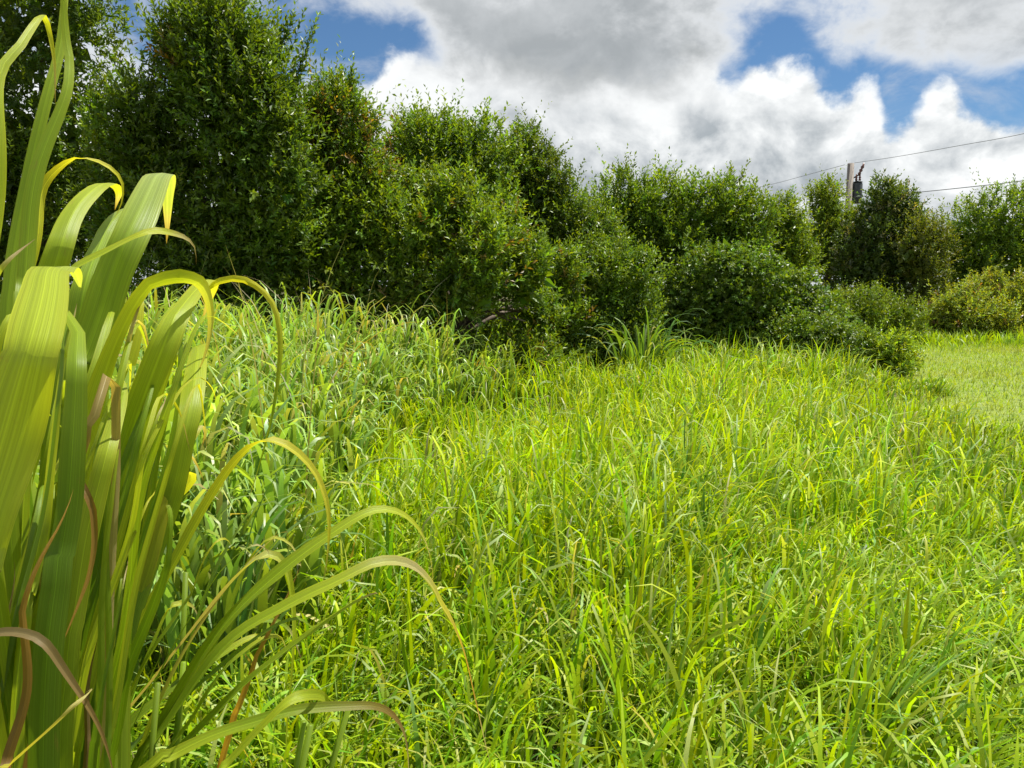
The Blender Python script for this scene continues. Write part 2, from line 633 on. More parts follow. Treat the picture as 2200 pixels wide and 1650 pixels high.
def flop_strip(d0, d1, per_m2):
    """lower storey: shorter blades flopping in every direction, hiding the soil"""
    n = int((d1 - d0) * (2 * (0.72 * d1 + 1.2)) * per_m2)
    Y = rng.uniform(d0, d1, n)
    X = rng.uniform(-1, 1, n) * (0.72 * d1 + 1.2)
    keep = (np.abs(X) < 0.70 * Y + 0.9) & (X < mown_edge(Y)) & ~((Y < 1.9) & (X < -0.3))
    for (bx, by, br) in BARE[:4]:
        keep &= rng.random(n) > 0.6 * np.exp(-(((X - bx) / br) ** 2 + ((Y - by) / br) ** 2))
    X, Y = X[keep], Y[keep]
    n = len(X)
    az_ = np.where(rng.random(n) < 0.5, rng.normal(2.3, 0.9, n), rng.uniform(0, 6.28, n))
    col = green(n, G_FIELD, 0.2) * (1 + 0.14 * waves(X, Y, 0.7, 51))[:, None]
    cool = (rng.random(n) < 0.3)[:, None]
    col = np.where(cool, col * np.array([0.62, 0.82, 1.8]), col)
    tip = col * 1.1
    pale = rng.random(n) < 0.14
    tip[pale] = green(int(pale.sum()), (0.44, 0.50, 0.17), 0.15)  # painted highlight on some tips, as on the taller blades
    root = np.stack([X, Y, gz(X, Y) - 0.01], -1)
    return blades(root, az_, rng.uniform(0.22, 0.52, n), rng.uniform(0.15, 0.9, n), rng.uniform(0.6, 2.2, n), rng.uniform(1.2, 3.5, n),
                  rng.uniform(0.008, 0.019, n), 5, rng.normal(0, 0.5, n), tip, col * 0.95)


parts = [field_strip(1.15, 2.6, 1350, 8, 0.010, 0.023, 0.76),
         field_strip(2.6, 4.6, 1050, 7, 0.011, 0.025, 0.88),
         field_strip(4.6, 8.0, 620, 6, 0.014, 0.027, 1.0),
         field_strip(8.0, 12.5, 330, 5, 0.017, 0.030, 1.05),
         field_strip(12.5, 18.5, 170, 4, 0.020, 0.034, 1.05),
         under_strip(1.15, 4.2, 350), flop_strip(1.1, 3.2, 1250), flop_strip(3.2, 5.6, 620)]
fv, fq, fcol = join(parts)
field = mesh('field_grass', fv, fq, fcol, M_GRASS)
stuff(field, 'bright yellow-green knee-high grass filling the clearing', 'grass')
print('FIELD quads', len(fq))


# mown strip on the right: close turf with short blades standing in it
ty_ = np.linspace(4.2, 25.5, 60)
tu_ = np.linspace(0, 1, 24)
TXe = mown_edge(ty_)[:, None] - 0.1 + tu_[None] * (26 - mown_edge(ty_)[:, None])
TYe = np.repeat(ty_[:, None], 24, 1)
tvv = np.stack([TXe.ravel(), TYe.ravel(), gz(TXe, TYe).ravel() + 0.006], -1)
ti = np.arange(59)[:, None] * 24 + np.arange(23)[None]
structure(mesh('turf', tvv, np.stack([ti, ti + 1, ti + 25, ti + 24], -1).reshape(-1, 4), None, M_TURF), 'close green turf of the mown track at the right')


def mown():
    n = 165000
    Y = rng.uniform(4.5, 25, n) ** 1.0
    X = rng.uniform(3.5, 20, n)
    keep = (X > mown_edge(Y) - 0.4) & (X < 0.72 * Y + 3.0)
    X, Y = X[keep], Y[keep]
    n = len(X)
    c = green(n, (0.245, 0.335, 0.024), 0.13)
    dry = np.clip(0.18 + 0.26 * waves(X, Y * 2.2, 0.8, 61), 0, 0.8)[:, None]
    c = c * (1 - dry) + dry * np.array([0.30, 0.28, 0.05])
    hgt = rng.uniform(0.05, 0.14, n) * (1 + 0.5 * np.clip(waves(X, Y, 0.6, 71), -0.5, 1))
    root = np.stack([X, Y, gz(X, Y) - 0.005], -1)
    return blades(root, rng.uniform(0, 6.28, n), hgt, rng.uniform(0.1, 0.9, n), rng.uniform(0, 1.3, n), np.full(n, 1.5),
                  rng.uniform(0.020, 0.040, n), 1, rng.normal(0, 0.8, n), c * 1.08, c)


mv, mq, mc = mown()
stuff(mesh('mown_grass', mv, mq, mc, M_GRASS), 'short mown olive-green grass track curving away at the right', 'grass')


def far_fringe():
    """knee-high grass at the foot of the far shrubs on the right"""
    n = 5000
    Y = 23.6 - np.abs(rng.normal(0, 1.5, n))
    X = rng.uniform(9.5, 19, n)
    c = green(n, (0.23, 0.33, 0.015), 0.2)
    root = np.stack([X, Y, gz(X, Y) - 0.01], -1)
    return blades(root, rng.uniform(0, 6.28, n), rng.uniform(0.15, 0.55, n), rng.uniform(0.0, 0.6, n), rng.uniform(0, 1.6, n),
                  np.full(n, 2.0), rng.uniform(0.025, 0.045, n), 3, rng.normal(0, 0.8, n), c * 1.1, c)


rv, rq, rc = far_fringe()
stuff(mesh('rough_grass', rv, rq, rc, M_GRASS), 'unmown bright grass fringe at the foot of the far right shrubs', 'grass')


# stand of tall guinea grass between the near clump and the trees
def tall_stand():
    out = []
    n_c = 430
    cy = rng.uniform(2.3, 9.8, n_c * 3)
    cx = rng.uniform(-7.5, 0.6, n_c * 3)
    # right border of the stand as seen from above
    lim = np.interp(cy, [2.2, 3.0, 4.0, 5.5, 7.0, 8.5, 10.0], [-0.95, -1.0, -1.05, -1.25, -1.25, -0.75, 0.0])
    keep = (cx < lim + rng.normal(0, 0.12, len(cx))) & (cx > -0.72 * cy - 1.2)
    cx, cy, lim = cx[keep], cy[keep], lim[keep]
    n_c = len(cx)
    print('TALL clumps', n_c)
    k = 17
    X = np.repeat(cx, k)
    Y = np.repeat(cy, k)
    inner = np.clip((np.repeat(lim, k) - X) / 1.3, 0, 1)
    n = len(X)
    ang = rng.uniform(0, 6.28, n)
    rad = np.abs(rng.normal(0, 0.07, n))
    root = np.stack([X + rad * np.sin(ang), Y + rad * np.cos(ang), gz(X, Y) - 0.01], -1)
    az_ = ang + rng.normal(0, 0.5, n)
    toward = rng.random(n) < 0.65                        # wind and light: many tips hang towards the open field
    az_ = np.where(toward, rng.normal(2.75, 0.65, n), az_)
    hm = 0.62 + 0.38 * inner
    ln = rng.uniform(0.95, 1.85, n) * hm * np.repeat(rng.uniform(0.8, 1.12, n_c), k)
    t0 = np.clip(rng.normal(0.10, 0.08, n), 0, 0.4)
    bend = np.clip(rng.normal(2.85, 0.55, n), 0.9, 3.5)
    pw = rng.uniform(3.5, 8.5, n)
    wd = rng.uniform(0.030, 0.055, n)
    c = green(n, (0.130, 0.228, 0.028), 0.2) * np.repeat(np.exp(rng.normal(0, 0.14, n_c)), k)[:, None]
    tip = c * np.array([2.1, 1.75, 2.6])  # sheen of the drooping ends painted in as a paler tip colour
    y = rng.random(n) < 0.15
    tip[y] = green(int(y.sum()), (0.38, 0.42, 0.12), 0.2)
    d = rng.random(n) < 0.05
    s = green(n, G_STRAW, 0.2)
    tip[d] = s[d]
    c[d] = s[d] * 0.7
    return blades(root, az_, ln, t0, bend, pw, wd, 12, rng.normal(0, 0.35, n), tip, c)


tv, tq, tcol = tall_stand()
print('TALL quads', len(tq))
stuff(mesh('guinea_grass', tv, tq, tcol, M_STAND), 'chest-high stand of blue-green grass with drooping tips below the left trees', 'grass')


def dry_stems():
    n = 90
    Y = rng.uniform(3.0, 9.8, n)
    lim = np.interp(Y, [2.2, 3.0, 4.0, 5.5, 7.0, 8.5, 10.0], [-0.95, -1.0, -1.05, -1.25, -1.25, -0.75, 0.0])
    X = lim - np.abs(rng.normal(0, 1.0, n)) - 0.1
    c = green(n, (0.42, 0.36, 0.20), 0.2)
    root = np.stack([X, Y, gz(X, Y)], -1)
    return blades(root, rng.uniform(0, 6.28, n), rng.uniform(1.3, 2.1, n), rng.uniform(0, 0.3, n), rng.uniform(0.2, 2.4, n), rng.uniform(1.5, 4, n),
                  rng.uniform(0.006, 0.011, n), 9, rng.normal(0, 0.5, n), c, c * 0.8)


sv, sq, scl = dry_stems()
stuff(mesh('dry_stems', sv, sq, scl, M_GRASS), 'thin straw-coloured dry stems poking out of the tall blue-green stand', 'dry grass')


# ------------------------------------------------------------------ trees and shrubs
TREE_TRIS = [0]


def leaves(pos, dirn, nrm, ln, wd, col):
    """folded diamond leaves: two triangles each"""
    n = len(pos)
    side = N3(np.cross(dirn, nrm))
    nrm = np.cross(side, dirn)
    base = pos
    tip = pos + dirn * ln[:, None] - nrm * (0.10 * ln)[:, None]
    midp = pos + dirn * (0.45 * ln)[:, None] + nrm * (0.16 * wd)[:, None]
    a = midp - side * (0.5 * wd)[:, None]
    b = midp + side * (0.5 * wd)[:, None]
    v = np.stack([base, a, tip, b], 1).reshape(-1, 3)
    i = np.arange(n)[:, None] * 4
    f = np.concatenate([i + np.array([[0, 2, 1]]), i + np.array([[0, 3, 2]])], 1).reshape(-1, 3)
    return v, f, np.repeat(col, 4, axis=0)


def shoots_to_leaves(p, d, slen, lpn, ll, lw, col, r, droop=0.0, spread=0.85):
    """p (N,3) shoot bases, d directions; lpn leaves per shoot"""
    n = len(p)
    t = (np.arange(lpn) + 0.6) / lpn
    T = np.tile(t, n) + r.uniform(-0.04, 0.04, n * lpn)
    P = np.repeat(p, lpn, 0)
    D = np.repeat(d, lpn, 0)
    SL = np.repeat(slen, lpn)
    ref = np.where(np.abs(D[:, 2:3]) < 0.9, np.array([[0, 0, 1.0]]), np.array([[1.0, 0, 0]]))
    u = N3(np.cross(D, ref))
    w = np.cross(D, u)
    ph = np.tile(np.arange(lpn) * 2.4, n) + np.repeat(r.uniform(0, 6.28, n), lpn)
    out = u * np.cos(ph)[:, None] + w * np.sin(ph)[:, None]
    pos = P + D * (T * SL)[:, None]
    close = (0.55 + 0.8 * T)[:, None]                 # leaves at the tip stand closer to the twig
    ld = N3(D * close + out * spread + r.normal(0, 0.25, pos.shape) - np.array([0, 0, droop]))
    nr = N3(D * 0.8 - out * 0.3 + np.array([0, 0, 0.5]) + r.normal(0, 0.35, pos.shape))
    k = r.uniform(0.7, 1.2, n * lpn) * (1 - 0.35 * np.clip(T, 0, 1) ** 3)
    cc = np.repeat(col, lpn, 0) * np.exp(r.normal(0, 0.16, (n * lpn, 1)))
    young = np.clip(T - 0.6, 0, 1)[:, None] * 0.8
    cc = cc * (1 + young * np.array([0.9, 0.7, 0.2]))
    return leaves(pos, ld, nr, ll * k, lw * k, cc)


def make_tree(name, label, cat, lobes, depth, base_col, seed, leaf=(0.062, 0.022), nshoot=3000, lpn=12, slen=(0.16, 0.34),
              spires=(), ztrunk=True, up=0.65, tint2=None, tint2_frac=0.0, tint2_at=None, droop=0.0, group=None, sub=9, depth_k=0.8,
              limbs=4, rough=0.22, nspire=0, spire_len=0.6, spread=0.85, skirt=1.0, ragged=0.16, plume=True, bs=(0.30, 0.52)):
    """lobes in photo pixels (px, py, rx, ry[, depth offset in m]) at ground distance depth"""
    r = np.random.default_rng(seed)
    K = depth / FPX
    L3 = []
    for lb in lobes:
        dd = depth + (lb[4] if len(lb) > 4 else 0)
        c = at(lb[0], lb[1], dd)
        rx, rz = lb[2] * dd / FPX, lb[3] * dd / FPX
        L3.append((c, np.array([rx, depth_k * (rx + rz) / 2, rz])))
    if skirt:
        for lb in list(lobes):
            cx_, _, _ = at(lb[0], lb[1], depth)
            rx = max(lb[2] * depth / FPX, 0.5)
            zc = 0.45 * skirt
            L3.append((np.array([cx_, depth + (lb[4] if len(lb) > 4 else 0), zc]), np.array([rx, rx * 0.8, 0.75 * skirt])))
    # bumps on the lobes make the light and dark clumps of the crown
    bumps = []
    for c, R in L3:
        bumps.append((c, R * (0.76 if plume else 0.93), 0.75 if plume else 1.2))
        for _ in range(sub):
            d = N3(r.normal(0, 1, 3) + np.array([0, -0.35, 0.35]))
            s = r.uniform(*bs)
            if plume:              # upright boughs with dark clefts between them
                k3 = np.array([r.uniform(0.68, 0.95), 0.8, r.uniform(0.95, 1.4)])
                bumps.append((c + d * R * r.uniform(0.60, 0.82), s * R.mean() * k3, 1.1))
            else:
                bumps.append((c + d * R * r.uniform(0.74, 0.88), np.full(3, s * R.mean()), 1.0))
    area = np.array([w * (R[0] * R[2] + R[1] * R[2] + R[0] * R[1]) for _, R, w in bumps])
    idx = r.choice(len(bumps), nshoot, p=area / area.sum())
    BC = np.array([b[0] for b in bumps])
    BR = np.array([b[1] for b in bumps])
    d = r.normal(0, 1, (nshoot, 3))
    d[:, 1] -= 0.45
    d[:, 2] += 0.15
    d = N3(d)
    rad = np.where(r.random(nshoot) < 0.78, r.uniform(0.86, 1.06, nshoot), r.uniform(0.5, 0.9, nshoot))
    lump = 1 + rough * np.sin(d[:, 0] * 7 + idx) * np.sin(d[:, 2] * 6 + 2 * idx) * 1.2
    p = BC[idx] + BR[idx] * d * (rad * lump)[:, None]
    # drop what is buried deep in another clump
    deep = np.zeros(nshoot, bool)
    for j, (c, R, _) in enumerate(bumps):
        q = (((p - c) / R) ** 2).sum(1)
        deep |= (q < 0.34) & (idx != j)
    zmin = gz(p[:, 0], p[:, 1]) + 0.05
    ok = (~deep) & (p[:, 2] > zmin)
    p, d, idx = p[ok], d[ok], idx[ok]
    n = len(p)
    sd = N3(d * 0.55 + np.array([0, 0, up]) + r.normal(0, 0.33, (n, 3)) - np.array([0, 0, droop]))
    sl = r.uniform(*slen, n)
    lng = r.random(n) < ragged
    sl[lng] *= r.uniform(1.3, 2.6, int(lng.sum()))
    col = green(n, base_col, 0.13, r=r)
    bump_k = np.exp(r.normal(0, 0.12, len(bumps)))
    col = col * bump_k[idx][:, None]
    if tint2 is not None:
        f = r.random(n) < tint2_frac
        if tint2_at is not None:
            g = np.zeros(n)
            for (tx, ty, tr) in tint2_at:
                c = at(tx, ty, depth)
                q = np.hypot(p[:, 0] - c[0], p[:, 2] - c[2]) / (tr * K)
                g = np.maximum(g, np.exp(-q ** 2))
            f = r.random(n) < tint2_frac * g
        col[f] = green(int(f.sum()), tint2, 0.2, r=r)
    sets = [shoots_to_leaves(p, sd, sl, lpn, leaf[0], leaf[1], col, r, droop, spread)]
    # long leading shoots that stand out of the outline
    sp, sdn, sln = [], [], []
    for s in spires:                       # (px of foot, py of foot, px of tip, py of tip, count)
        a, b = at(s[0], s[1], depth), at(s[2], s[3], depth)
        for q in range(s[4]):
            j = r.normal(0, 0.05, 3)
            sp.append(a + j)
            e = b + r.normal(0, 0.10, 3) * (q > 0) - (b - a) * (0.25 * r.random() * (q > 0))
            sdn.append(e - a - j)
            sln.append(np.linalg.norm(e - a - j))
    if nspire:
        top = np.argsort(-(p[:, 2] + r.normal(0, 0.35, n) - 0.0 * p[:, 0]))[: max(nspire * 6, 1)]
        for i in r.choice(top, min(nspire, len(top)), replace=False):
            sp.append(p[i] - np.array([0, 0, 0.1]))
            dv = N3(d[i] * 0.45 + np.array([0, 0, 1.0]) + r.normal(0, 0.18, 3))
            ln_ = spire_len * r.uniform(0.5, 1.1)
            sdn.append(dv * ln_)
            sln.append(ln_)
    if sp:
        sp = np.array(sp)
        sdn = N3(np.array(sdn))
        sln = np.array(sln)
        m = int(np.clip(np.median(sln) / (leaf[0] * 0.30), 14, 60))
        c2 = green(len(sp), base_col, 0.12, r=r)
        sets.append(shoots_to_leaves(sp, sdn, sln, m, leaf[0], leaf[1], c2, r, droop, spread))
        # the twig itself: two thin crossed slivers
        for nv in (np.array([1.0, 0, 0]), np.array([0, 1.0, 0])):
            hw_ = nv[None] * (0.004 * depth / 11)
            tw_ = np.stack([sp - hw_, sp + hw_, sp + sdn * (sln * 0.98)[:, None]], 1).reshape(-1, 3)
            sets.append((tw_, np.arange(len(tw_)).reshape(-1, 3), np.tile(np.array([[0.10, 0.11, 0.03]]), (len(tw_), 1))))
    # leaf mass inside the crown
    for lc, LR in L3:
        m = int(150 * LR[0] * LR[2]) + 30
        dd_ = N3(r.normal(0, 1, (m, 3))) * (r.random(m) ** 0.5 * 0.66)[:, None]
        pp = lc + dd_ * LR
        pp = pp[pp[:, 2] > 0.1]
        m = len(pp)
        kk = min(0.6 + depth / 26, 1.25)
        sets.append(leaves(pp, N3(r.normal(0, 1, (m, 3))), N3(r.normal(0, 1, (m, 3))), r.uniform(0.18, 0.34, m) * kk, r.uniform(0.12, 0.22, m) * kk, green(m, base_col, 0.1, r=r)))
    v, f, c = join(sets)
    TREE_TRIS[0] += len(f)
    # base of the thing on the ground below the crown's middle
    cx = float(np.mean([l[0][0] for l in L3]))
    cy = float(np.mean([l[0][1] for l in L3])) + 0.15
    cz = float(gz(np.array(cx), np.array(cy)))
    o = empty(name, (cx, cy, cz), label, cat, group)
    off = np.array([cx, cy, cz])
    cr = mesh('crown', v - off, f, c, M_LEAF, o, smooth=False)
    cr['kind'] = 'stuff'
    # trunk and limbs
    topz = max(l[0][2] + 0.3 * l[1][2] for l in L3)
    h = max(topz - cz, 0.5)
    tr = 0.035 + 0.022 * h
    fork = np.array([r.normal(0, 0.06), r.normal(0, 0.06), 0.30 * h])
    tv_, tq_ = tube(smooth_path([[0, 0, -0.1], [r.normal(0, .03), r.normal(0, .03), 0.12 * h], fork], 7), np.linspace(tr * 1.25, tr * 0.8, 7), 8)
    mesh('trunk', tv_, tq_, None, M_BARK, o)
    for q in range(max(limbs, len(L3))):
        if q < len(L3):
            tgt = L3[q][0] + np.array([0, 0, 0.35 * L3[q][1][2]]) - off
        else:
            b = bumps[int(r.integers(len(bumps)))]
            tgt = b[0] - off
        if tgt[2] < 0.35 * h:
            tgt = np.array([tgt[0], tgt[1], 0.35 * h + 0.1])
        midp = (fork + tgt) / 2 + np.array([0, 0, 0.10 * h]) + r.normal(0, 0.05, 3)
        lv, lq = tube(smooth_path([fork, midp, tgt], 8), np.linspace(tr * 0.6, 0.012, 8), 6)
        mesh('limb', lv, lq, None, M_BARK, o)
    return o


GREEN_A = (0.102, 0.168, 0.015)     # glossy dark tree leaf
GREEN_B = (0.126, 0.203, 0.016)
GREEN_C = (0.150, 0.220, 0.015)     # yellower shrub leaf
GREEN_D = (0.108, 0.180, 0.018)     # creeper
RUST = (0.20, 0.14, 0.028)

make_tree('tree', 'tall dark tree at the left edge, its crown cut off by the frame top', 'tree',
          [(80, 60, 165, 200), (-110, 260, 190, 260), (110, 330, 150, 200), (40, 520, 190, 150), (230, 480, 120, 150)], 11.5, GREEN_A, 101,
          leaf=(0.098, 0.043), nshoot=7400, lpn=12, nspire=90, spire_len=0.7)
make_tree('tree', 'tallest bushy tree, upright shoots against blue sky behind the near grass blades', 'tree',
          [(485, 190, 150, 160), (345, 350, 120, 170), (560, 300, 110, 200), (430, 470, 190, 160), (600, 480, 100, 150), (500, 590, 150, 90)],
          10.2, GREEN_A, 102, leaf=(0.098, 0.041), nshoot=11000, lpn=12, nspire=170, spire_len=0.75,
          spires=[(340, 200, 335, 15, 4), (380, 160, 375, 40, 3), (440, 110, 430, -20, 4), (500, 120, 500, -10, 3), (560, 130, 600, 25, 5),
                  (610, 130, 655, 20, 4), (625, 180, 690, 25, 6), (600, 230, 680, 95, 4), (590, 150, 635, 5, 4), (300, 260, 285, 130, 3)],
          tint2=RUST, tint2_frac=0.25, tint2_at=[(400, 140, 50)])
make_tree('tree', 'slim tree with rusty red young leaves right of the tallest tree', 'tree',
          [(730, 320, 85, 120), (770, 400, 70, 130), (680, 380, 70, 150), (740, 480, 110, 130)], 11.2, GREEN_B, 103,
          leaf=(0.094, 0.040), nshoot=5200, lpn=11, nspire=30, spire_len=0.5,
          spires=[(725, 250, 735, 160, 4), (690, 260, 690, 195, 3), (760, 260, 810, 215, 6), (775, 290, 825, 245, 5), (740, 250, 770, 205, 4)],
          tint2=RUST, tint2_frac=0.3, tint2_at=[(785, 300, 40), (730, 330, 55), (810, 390, 60)])
make_tree('tree', 'rounded leafy tree with a bumpy top in the middle of the tree line', 'tree',
          [(930, 362, 105, 90), (1020, 382, 90, 85), (870, 392, 70, 90), (960, 462, 150, 110)], 13.0, GREEN_B, 104,
          leaf=(0.098, 0.043), nshoot=5600, lpn=11, nspire=70, spire_len=0.5,
          spires=[(955, 280, 965, 232, 5), (1065, 290, 1075, 258, 4), (900, 280, 905, 252, 3), (1020, 290, 1020, 262, 3)],
          tint2=RUST, tint2_frac=0.35, tint2_at=[(840, 350, 40)])
make_tree('tree', 'dense dark tree with creeper sloping down its right side, mid picture', 'tree',
          [(1130, 358, 70, 75), (1160, 428, 75, 80), (1190, 498, 85, 90), (1090, 438, 80, 90), (1230, 558, 80, 120)], 14.5, (0.096, 0.152, 0.014), 105,
          leaf=(0.078, 0.042), nshoot=6600, lpn=10, slen=(0.12, 0.26), nspire=24, spire_len=0.35,
          spires=[(1110, 300, 1105, 258, 4), (1140, 300, 1142, 260, 4), (1185, 335, 1232, 312, 2), (1190, 380, 1225, 375, 2)])
make_tree('shrub', 'broad sunlit leafy shrub in front of the middle trees, above the tall grass', 'shrub',
          [(700, 520, 70, 90), (775, 470, 75, 65), (860, 525, 80, 75), (905, 445, 60, 60, 0.8), (970, 480, 70, 75, 0.4), (1035, 545, 65, 75), (1095, 520, 50, 55, 0.8),
           (1130, 600, 65, 75, 0.6), (1000, 625, 105, 80), (850, 635, 120, 80), (715, 640, 80, 70), (1165, 680, 50, 45, 1.2), (650, 600, 60, 80, 0.6), (1190, 610, 55, 70, 2.2), (1060, 470, 50, 50, 1.8), (1215, 690, 50, 40, 2.2)],
          10.8, (0.135, 0.210, 0.016), 106, skirt=0.55, leaf=(0.098, 0.042), nshoot=9400, lpn=11, nspire=60, spire_len=0.4,
          spires=[(1085, 520, 1100, 470, 4), (990, 430, 985, 395, 3)], tint2=RUST, tint2_frac=0.025, limbs=6)
make_tree('tree', 'wide rounded tree with several pointed tops right of centre', 'tree',
          [(1360, 466, 95, 80), (1470, 471, 100, 75), (1570, 476, 75, 80), (1310, 536, 90, 100), (1420, 566, 130, 100), (1590, 546, 60, 80)],
          17.0, GREEN_B, 107, leaf=(0.112, 0.050), nshoot=6800, lpn=11, slen=(0.2, 0.4), nspire=70, spire_len=0.55,
          spires=[(1350, 390, 1350, 355, 5), (1570, 400, 1570, 348, 5), (1490, 395, 1480, 368, 4), (1440, 395, 1440, 372, 3), (1615, 420, 1625, 385, 4)])
make_tree('vine_mound', 'domed creeper-covered thicket with a smooth sunlit slope on its right', 'creeper',
          [(1530, 640, 120, 108), (1615, 642, 115, 98), (1685, 668, 100, 76), (1745, 698, 80, 56), (1460, 670, 70, 80), (1790, 722, 65, 42), (1560, 590, 90, 62)], 15.3, GREEN_D, 108, ragged=0.12, plume=False, bs=(0.15, 0.32),
          leaf=(0.085, 0.058), nshoot=8000, lpn=7, slen=(0.06, 0.14), nspire=0, up=0.3, sub=16, rough=0.05, droop=0.1, spread=1.0)
make_tree('tree', 'small leaning tree with a flared top left of the utility pole', 'tree',
          [(1680, 494, 50, 50), (1700, 554, 55, 70), (1650, 534, 40, 70)], 19.0, GREEN_C, 109,
          leaf=(0.105, 0.046), nshoot=2400, lpn=10, slen=(0.2, 0.4), nspire=14, spire_len=0.45,
          spires=[(1690, 450, 1722, 420, 6), (1650, 450, 1640, 425, 4)])
make_tree('tree', 'slender pale tree directly in front of the utility pole', 'tree',
          [(1772, 455, 34, 52), (1770, 530, 45, 80), (1815, 505, 30, 55)], 27.0, GREEN_C, 110,
          leaf=(0.14, 0.060), nshoot=2200, lpn=9, slen=(0.25, 0.5), nspire=12, spire_len=0.5,
          spires=[(1765, 420, 1762, 388, 4), (1750, 440, 1742, 415, 3)])
make_tree('tree', 'cone-shaped grey-green tree with pale seed heads right of the utility pole', 'tree',
          [(1893, 445, 42, 60), (1875, 520, 75, 72), (1940, 470, 45, 60), (1860, 580, 95, 70), (1950, 550, 50, 90)], 26.0, (0.086, 0.134, 0.024), 111,
          leaf=(0.14, 0.066), nshoot=4600, lpn=9, slen=(0.2, 0.4), nspire=16, spire_len=0.4, tint2=(0.22, 0.22, 0.13), tint2_frac=0.08,
          spires=[(1888, 390, 1890, 368, 5)])
make_tree('tree', 'rounded bright green tree at the right edge of the tree line', 'tree',
          [(2120, 510, 95, 85), (2050, 530, 70, 70), (2190, 520, 80, 90), (2110, 590, 120, 70), (2290, 520, 110, 110)], 26.5, GREEN_B, 112,
          leaf=(0.14, 0.060), nshoot=5200, lpn=10, slen=(0.25, 0.5), nspire=70, spire_len=0.55,
          spires=[(2110, 440, 2115, 415, 5), (2140, 445, 2140, 418, 4), (2085, 450, 2085, 425, 3)])
make_tree('shrub', 'yellow-green shrub between the cone-shaped tree and the right edge tree', 'shrub',
          [(1960, 540, 50, 60), (2000, 530, 45, 55), (1985, 590, 60, 50)], 25.0, (0.125, 0.155, 0.018), 113,
          leaf=(0.10, 0.04), nshoot=1700, lpn=9, slen=(0.25, 0.45), nspire=12, spire_len=0.4)
make_tree('shrub', 'pale yellow-leaved shrub with brown stems low at the right edge', 'shrub',
          [(2060, 655, 50, 45), (2110, 640, 45, 42, 0.8), (2170, 665, 45, 45), (2025, 690, 45, 35), (2110, 690, 60, 40, -0.5), (2230, 640, 55, 55), (2300, 660, 60, 55)], 23.5, (0.215, 0.265, 0.035), 114, skirt=0.5,
          leaf=(0.13, 0.055), nshoot=3000, lpn=9, slen=(0.2, 0.45), nspire=20, spire_len=0.4, tint2=(0.15, 0.085, 0.035), tint2_frac=0.07)
make_tree('shrub', 'low mid-green shrub behind the creeper slope, below the cone-shaped tree', 'shrub',
          [(1850, 680, 75, 45), (1930, 690, 60, 42), (1790, 670, 50, 45)], 22.0, GREEN_C, 115, skirt=0.5,
          leaf=(0.09, 0.036), nshoot=2200, lpn=9, slen=(0.15, 0.35), nspire=14, spire_len=0.3)
make_tree('vine_mound', 'low creeper mat spilling down to the mown track', 'creeper',
          [(1735, 725, 90, 52), (1805, 742, 80, 44), (1870, 762, 60, 32), (1915, 778, 40, 22), (1680, 725, 60, 50)], 14.4, (0.122, 0.195, 0.018), 116, plume=False, bs=(0.15, 0.32), skirt=0.5,
          leaf=(0.060, 0.038), nshoot=3600, lpn=7, slen=(0.06, 0.15), nspire=10, spire_len=0.2, up=0.35, sub=14, rough=0.08, droop=0.1, spread=1.0, limbs=3)
make_tree('shrub', 'small round sapling at the tip of the creeper mat beside the mown track', 'shrub',
          [(1905, 762, 34, 30), (1925, 745, 24, 22)], 14.0, (0.22, 0.31, 0.025), 117, skirt=0.5,
          leaf=(0.075, 0.034), nshoot=700, lpn=9, slen=(0.1, 0.22), nspire=8, spire_len=0.2, limbs=3)
make_tree('shrub', 'low leafy shrub filling the gap below the dense creeper tree', 'shrub',
          [(1230, 610, 80, 80), (1320, 600, 80, 85), (1270, 530, 60, 60, 0.8), (1200, 540, 60, 70, 0.5), (1180, 690, 80, 60), (1350, 680, 70, 50)], 13.8, GREEN_B, 118, ragged=0.25,
          leaf=(0.085, 0.040), nshoot=5200, lpn=10, nspire=8, spire_len=0.3)


def thicket():
    """the wood behind: a mass of foliage between and below the trees that stand out"""
    r = np.random.default_rng(640)
    n = 32000
    px_ = r.uniform(-500, 2700, n)
    skyl = np.interp(px_, [-500, 0, 250, 600, 850, 1100, 1260, 1640, 1760, 2000, 2700], [300, 300, 330, 330, 380, 400, 480, 500, 520, 560, 560])
    d = np.interp(px_, [-500, 600, 1200, 1700, 2700], [14.5, 14.5, 19, 28, 31]) + r.uniform(0, 3, n)
    ztop = EYE + (620 - skyl) / FPX * d + 0.25 * waves(px_ * 0.02, d, 1.0, 9)
    z = ztop * (1 - r.random(n) ** 1.3 * 0.98)
    x = (px_ - 1100) / FPX * d
    p = np.stack([x, d, np.maximum(z, 0.1)], -1)
    k = np.minimum(d / 24, 0.95)
    v, f, c = leaves(p, N3(r.normal(0, 1, (n, 3)) + np.array([0, 0, 0.5])), N3(r.normal(0, 1, (n, 3)) + np.array([0, -.3, .6])),
                     r.uniform(0.14, 0.34, n) * k, r.uniform(0.08, 0.18, n) * k, green(n, GREEN_A, 0.18, r=r))
    return mesh('thicket', v, f, c, M_LEAF, smooth=False)


stuff(thicket(), 'dark mass of woodland foliage behind and between the standing trees', 'woodland')
print('TREE TRIS', TREE_TRIS[0])


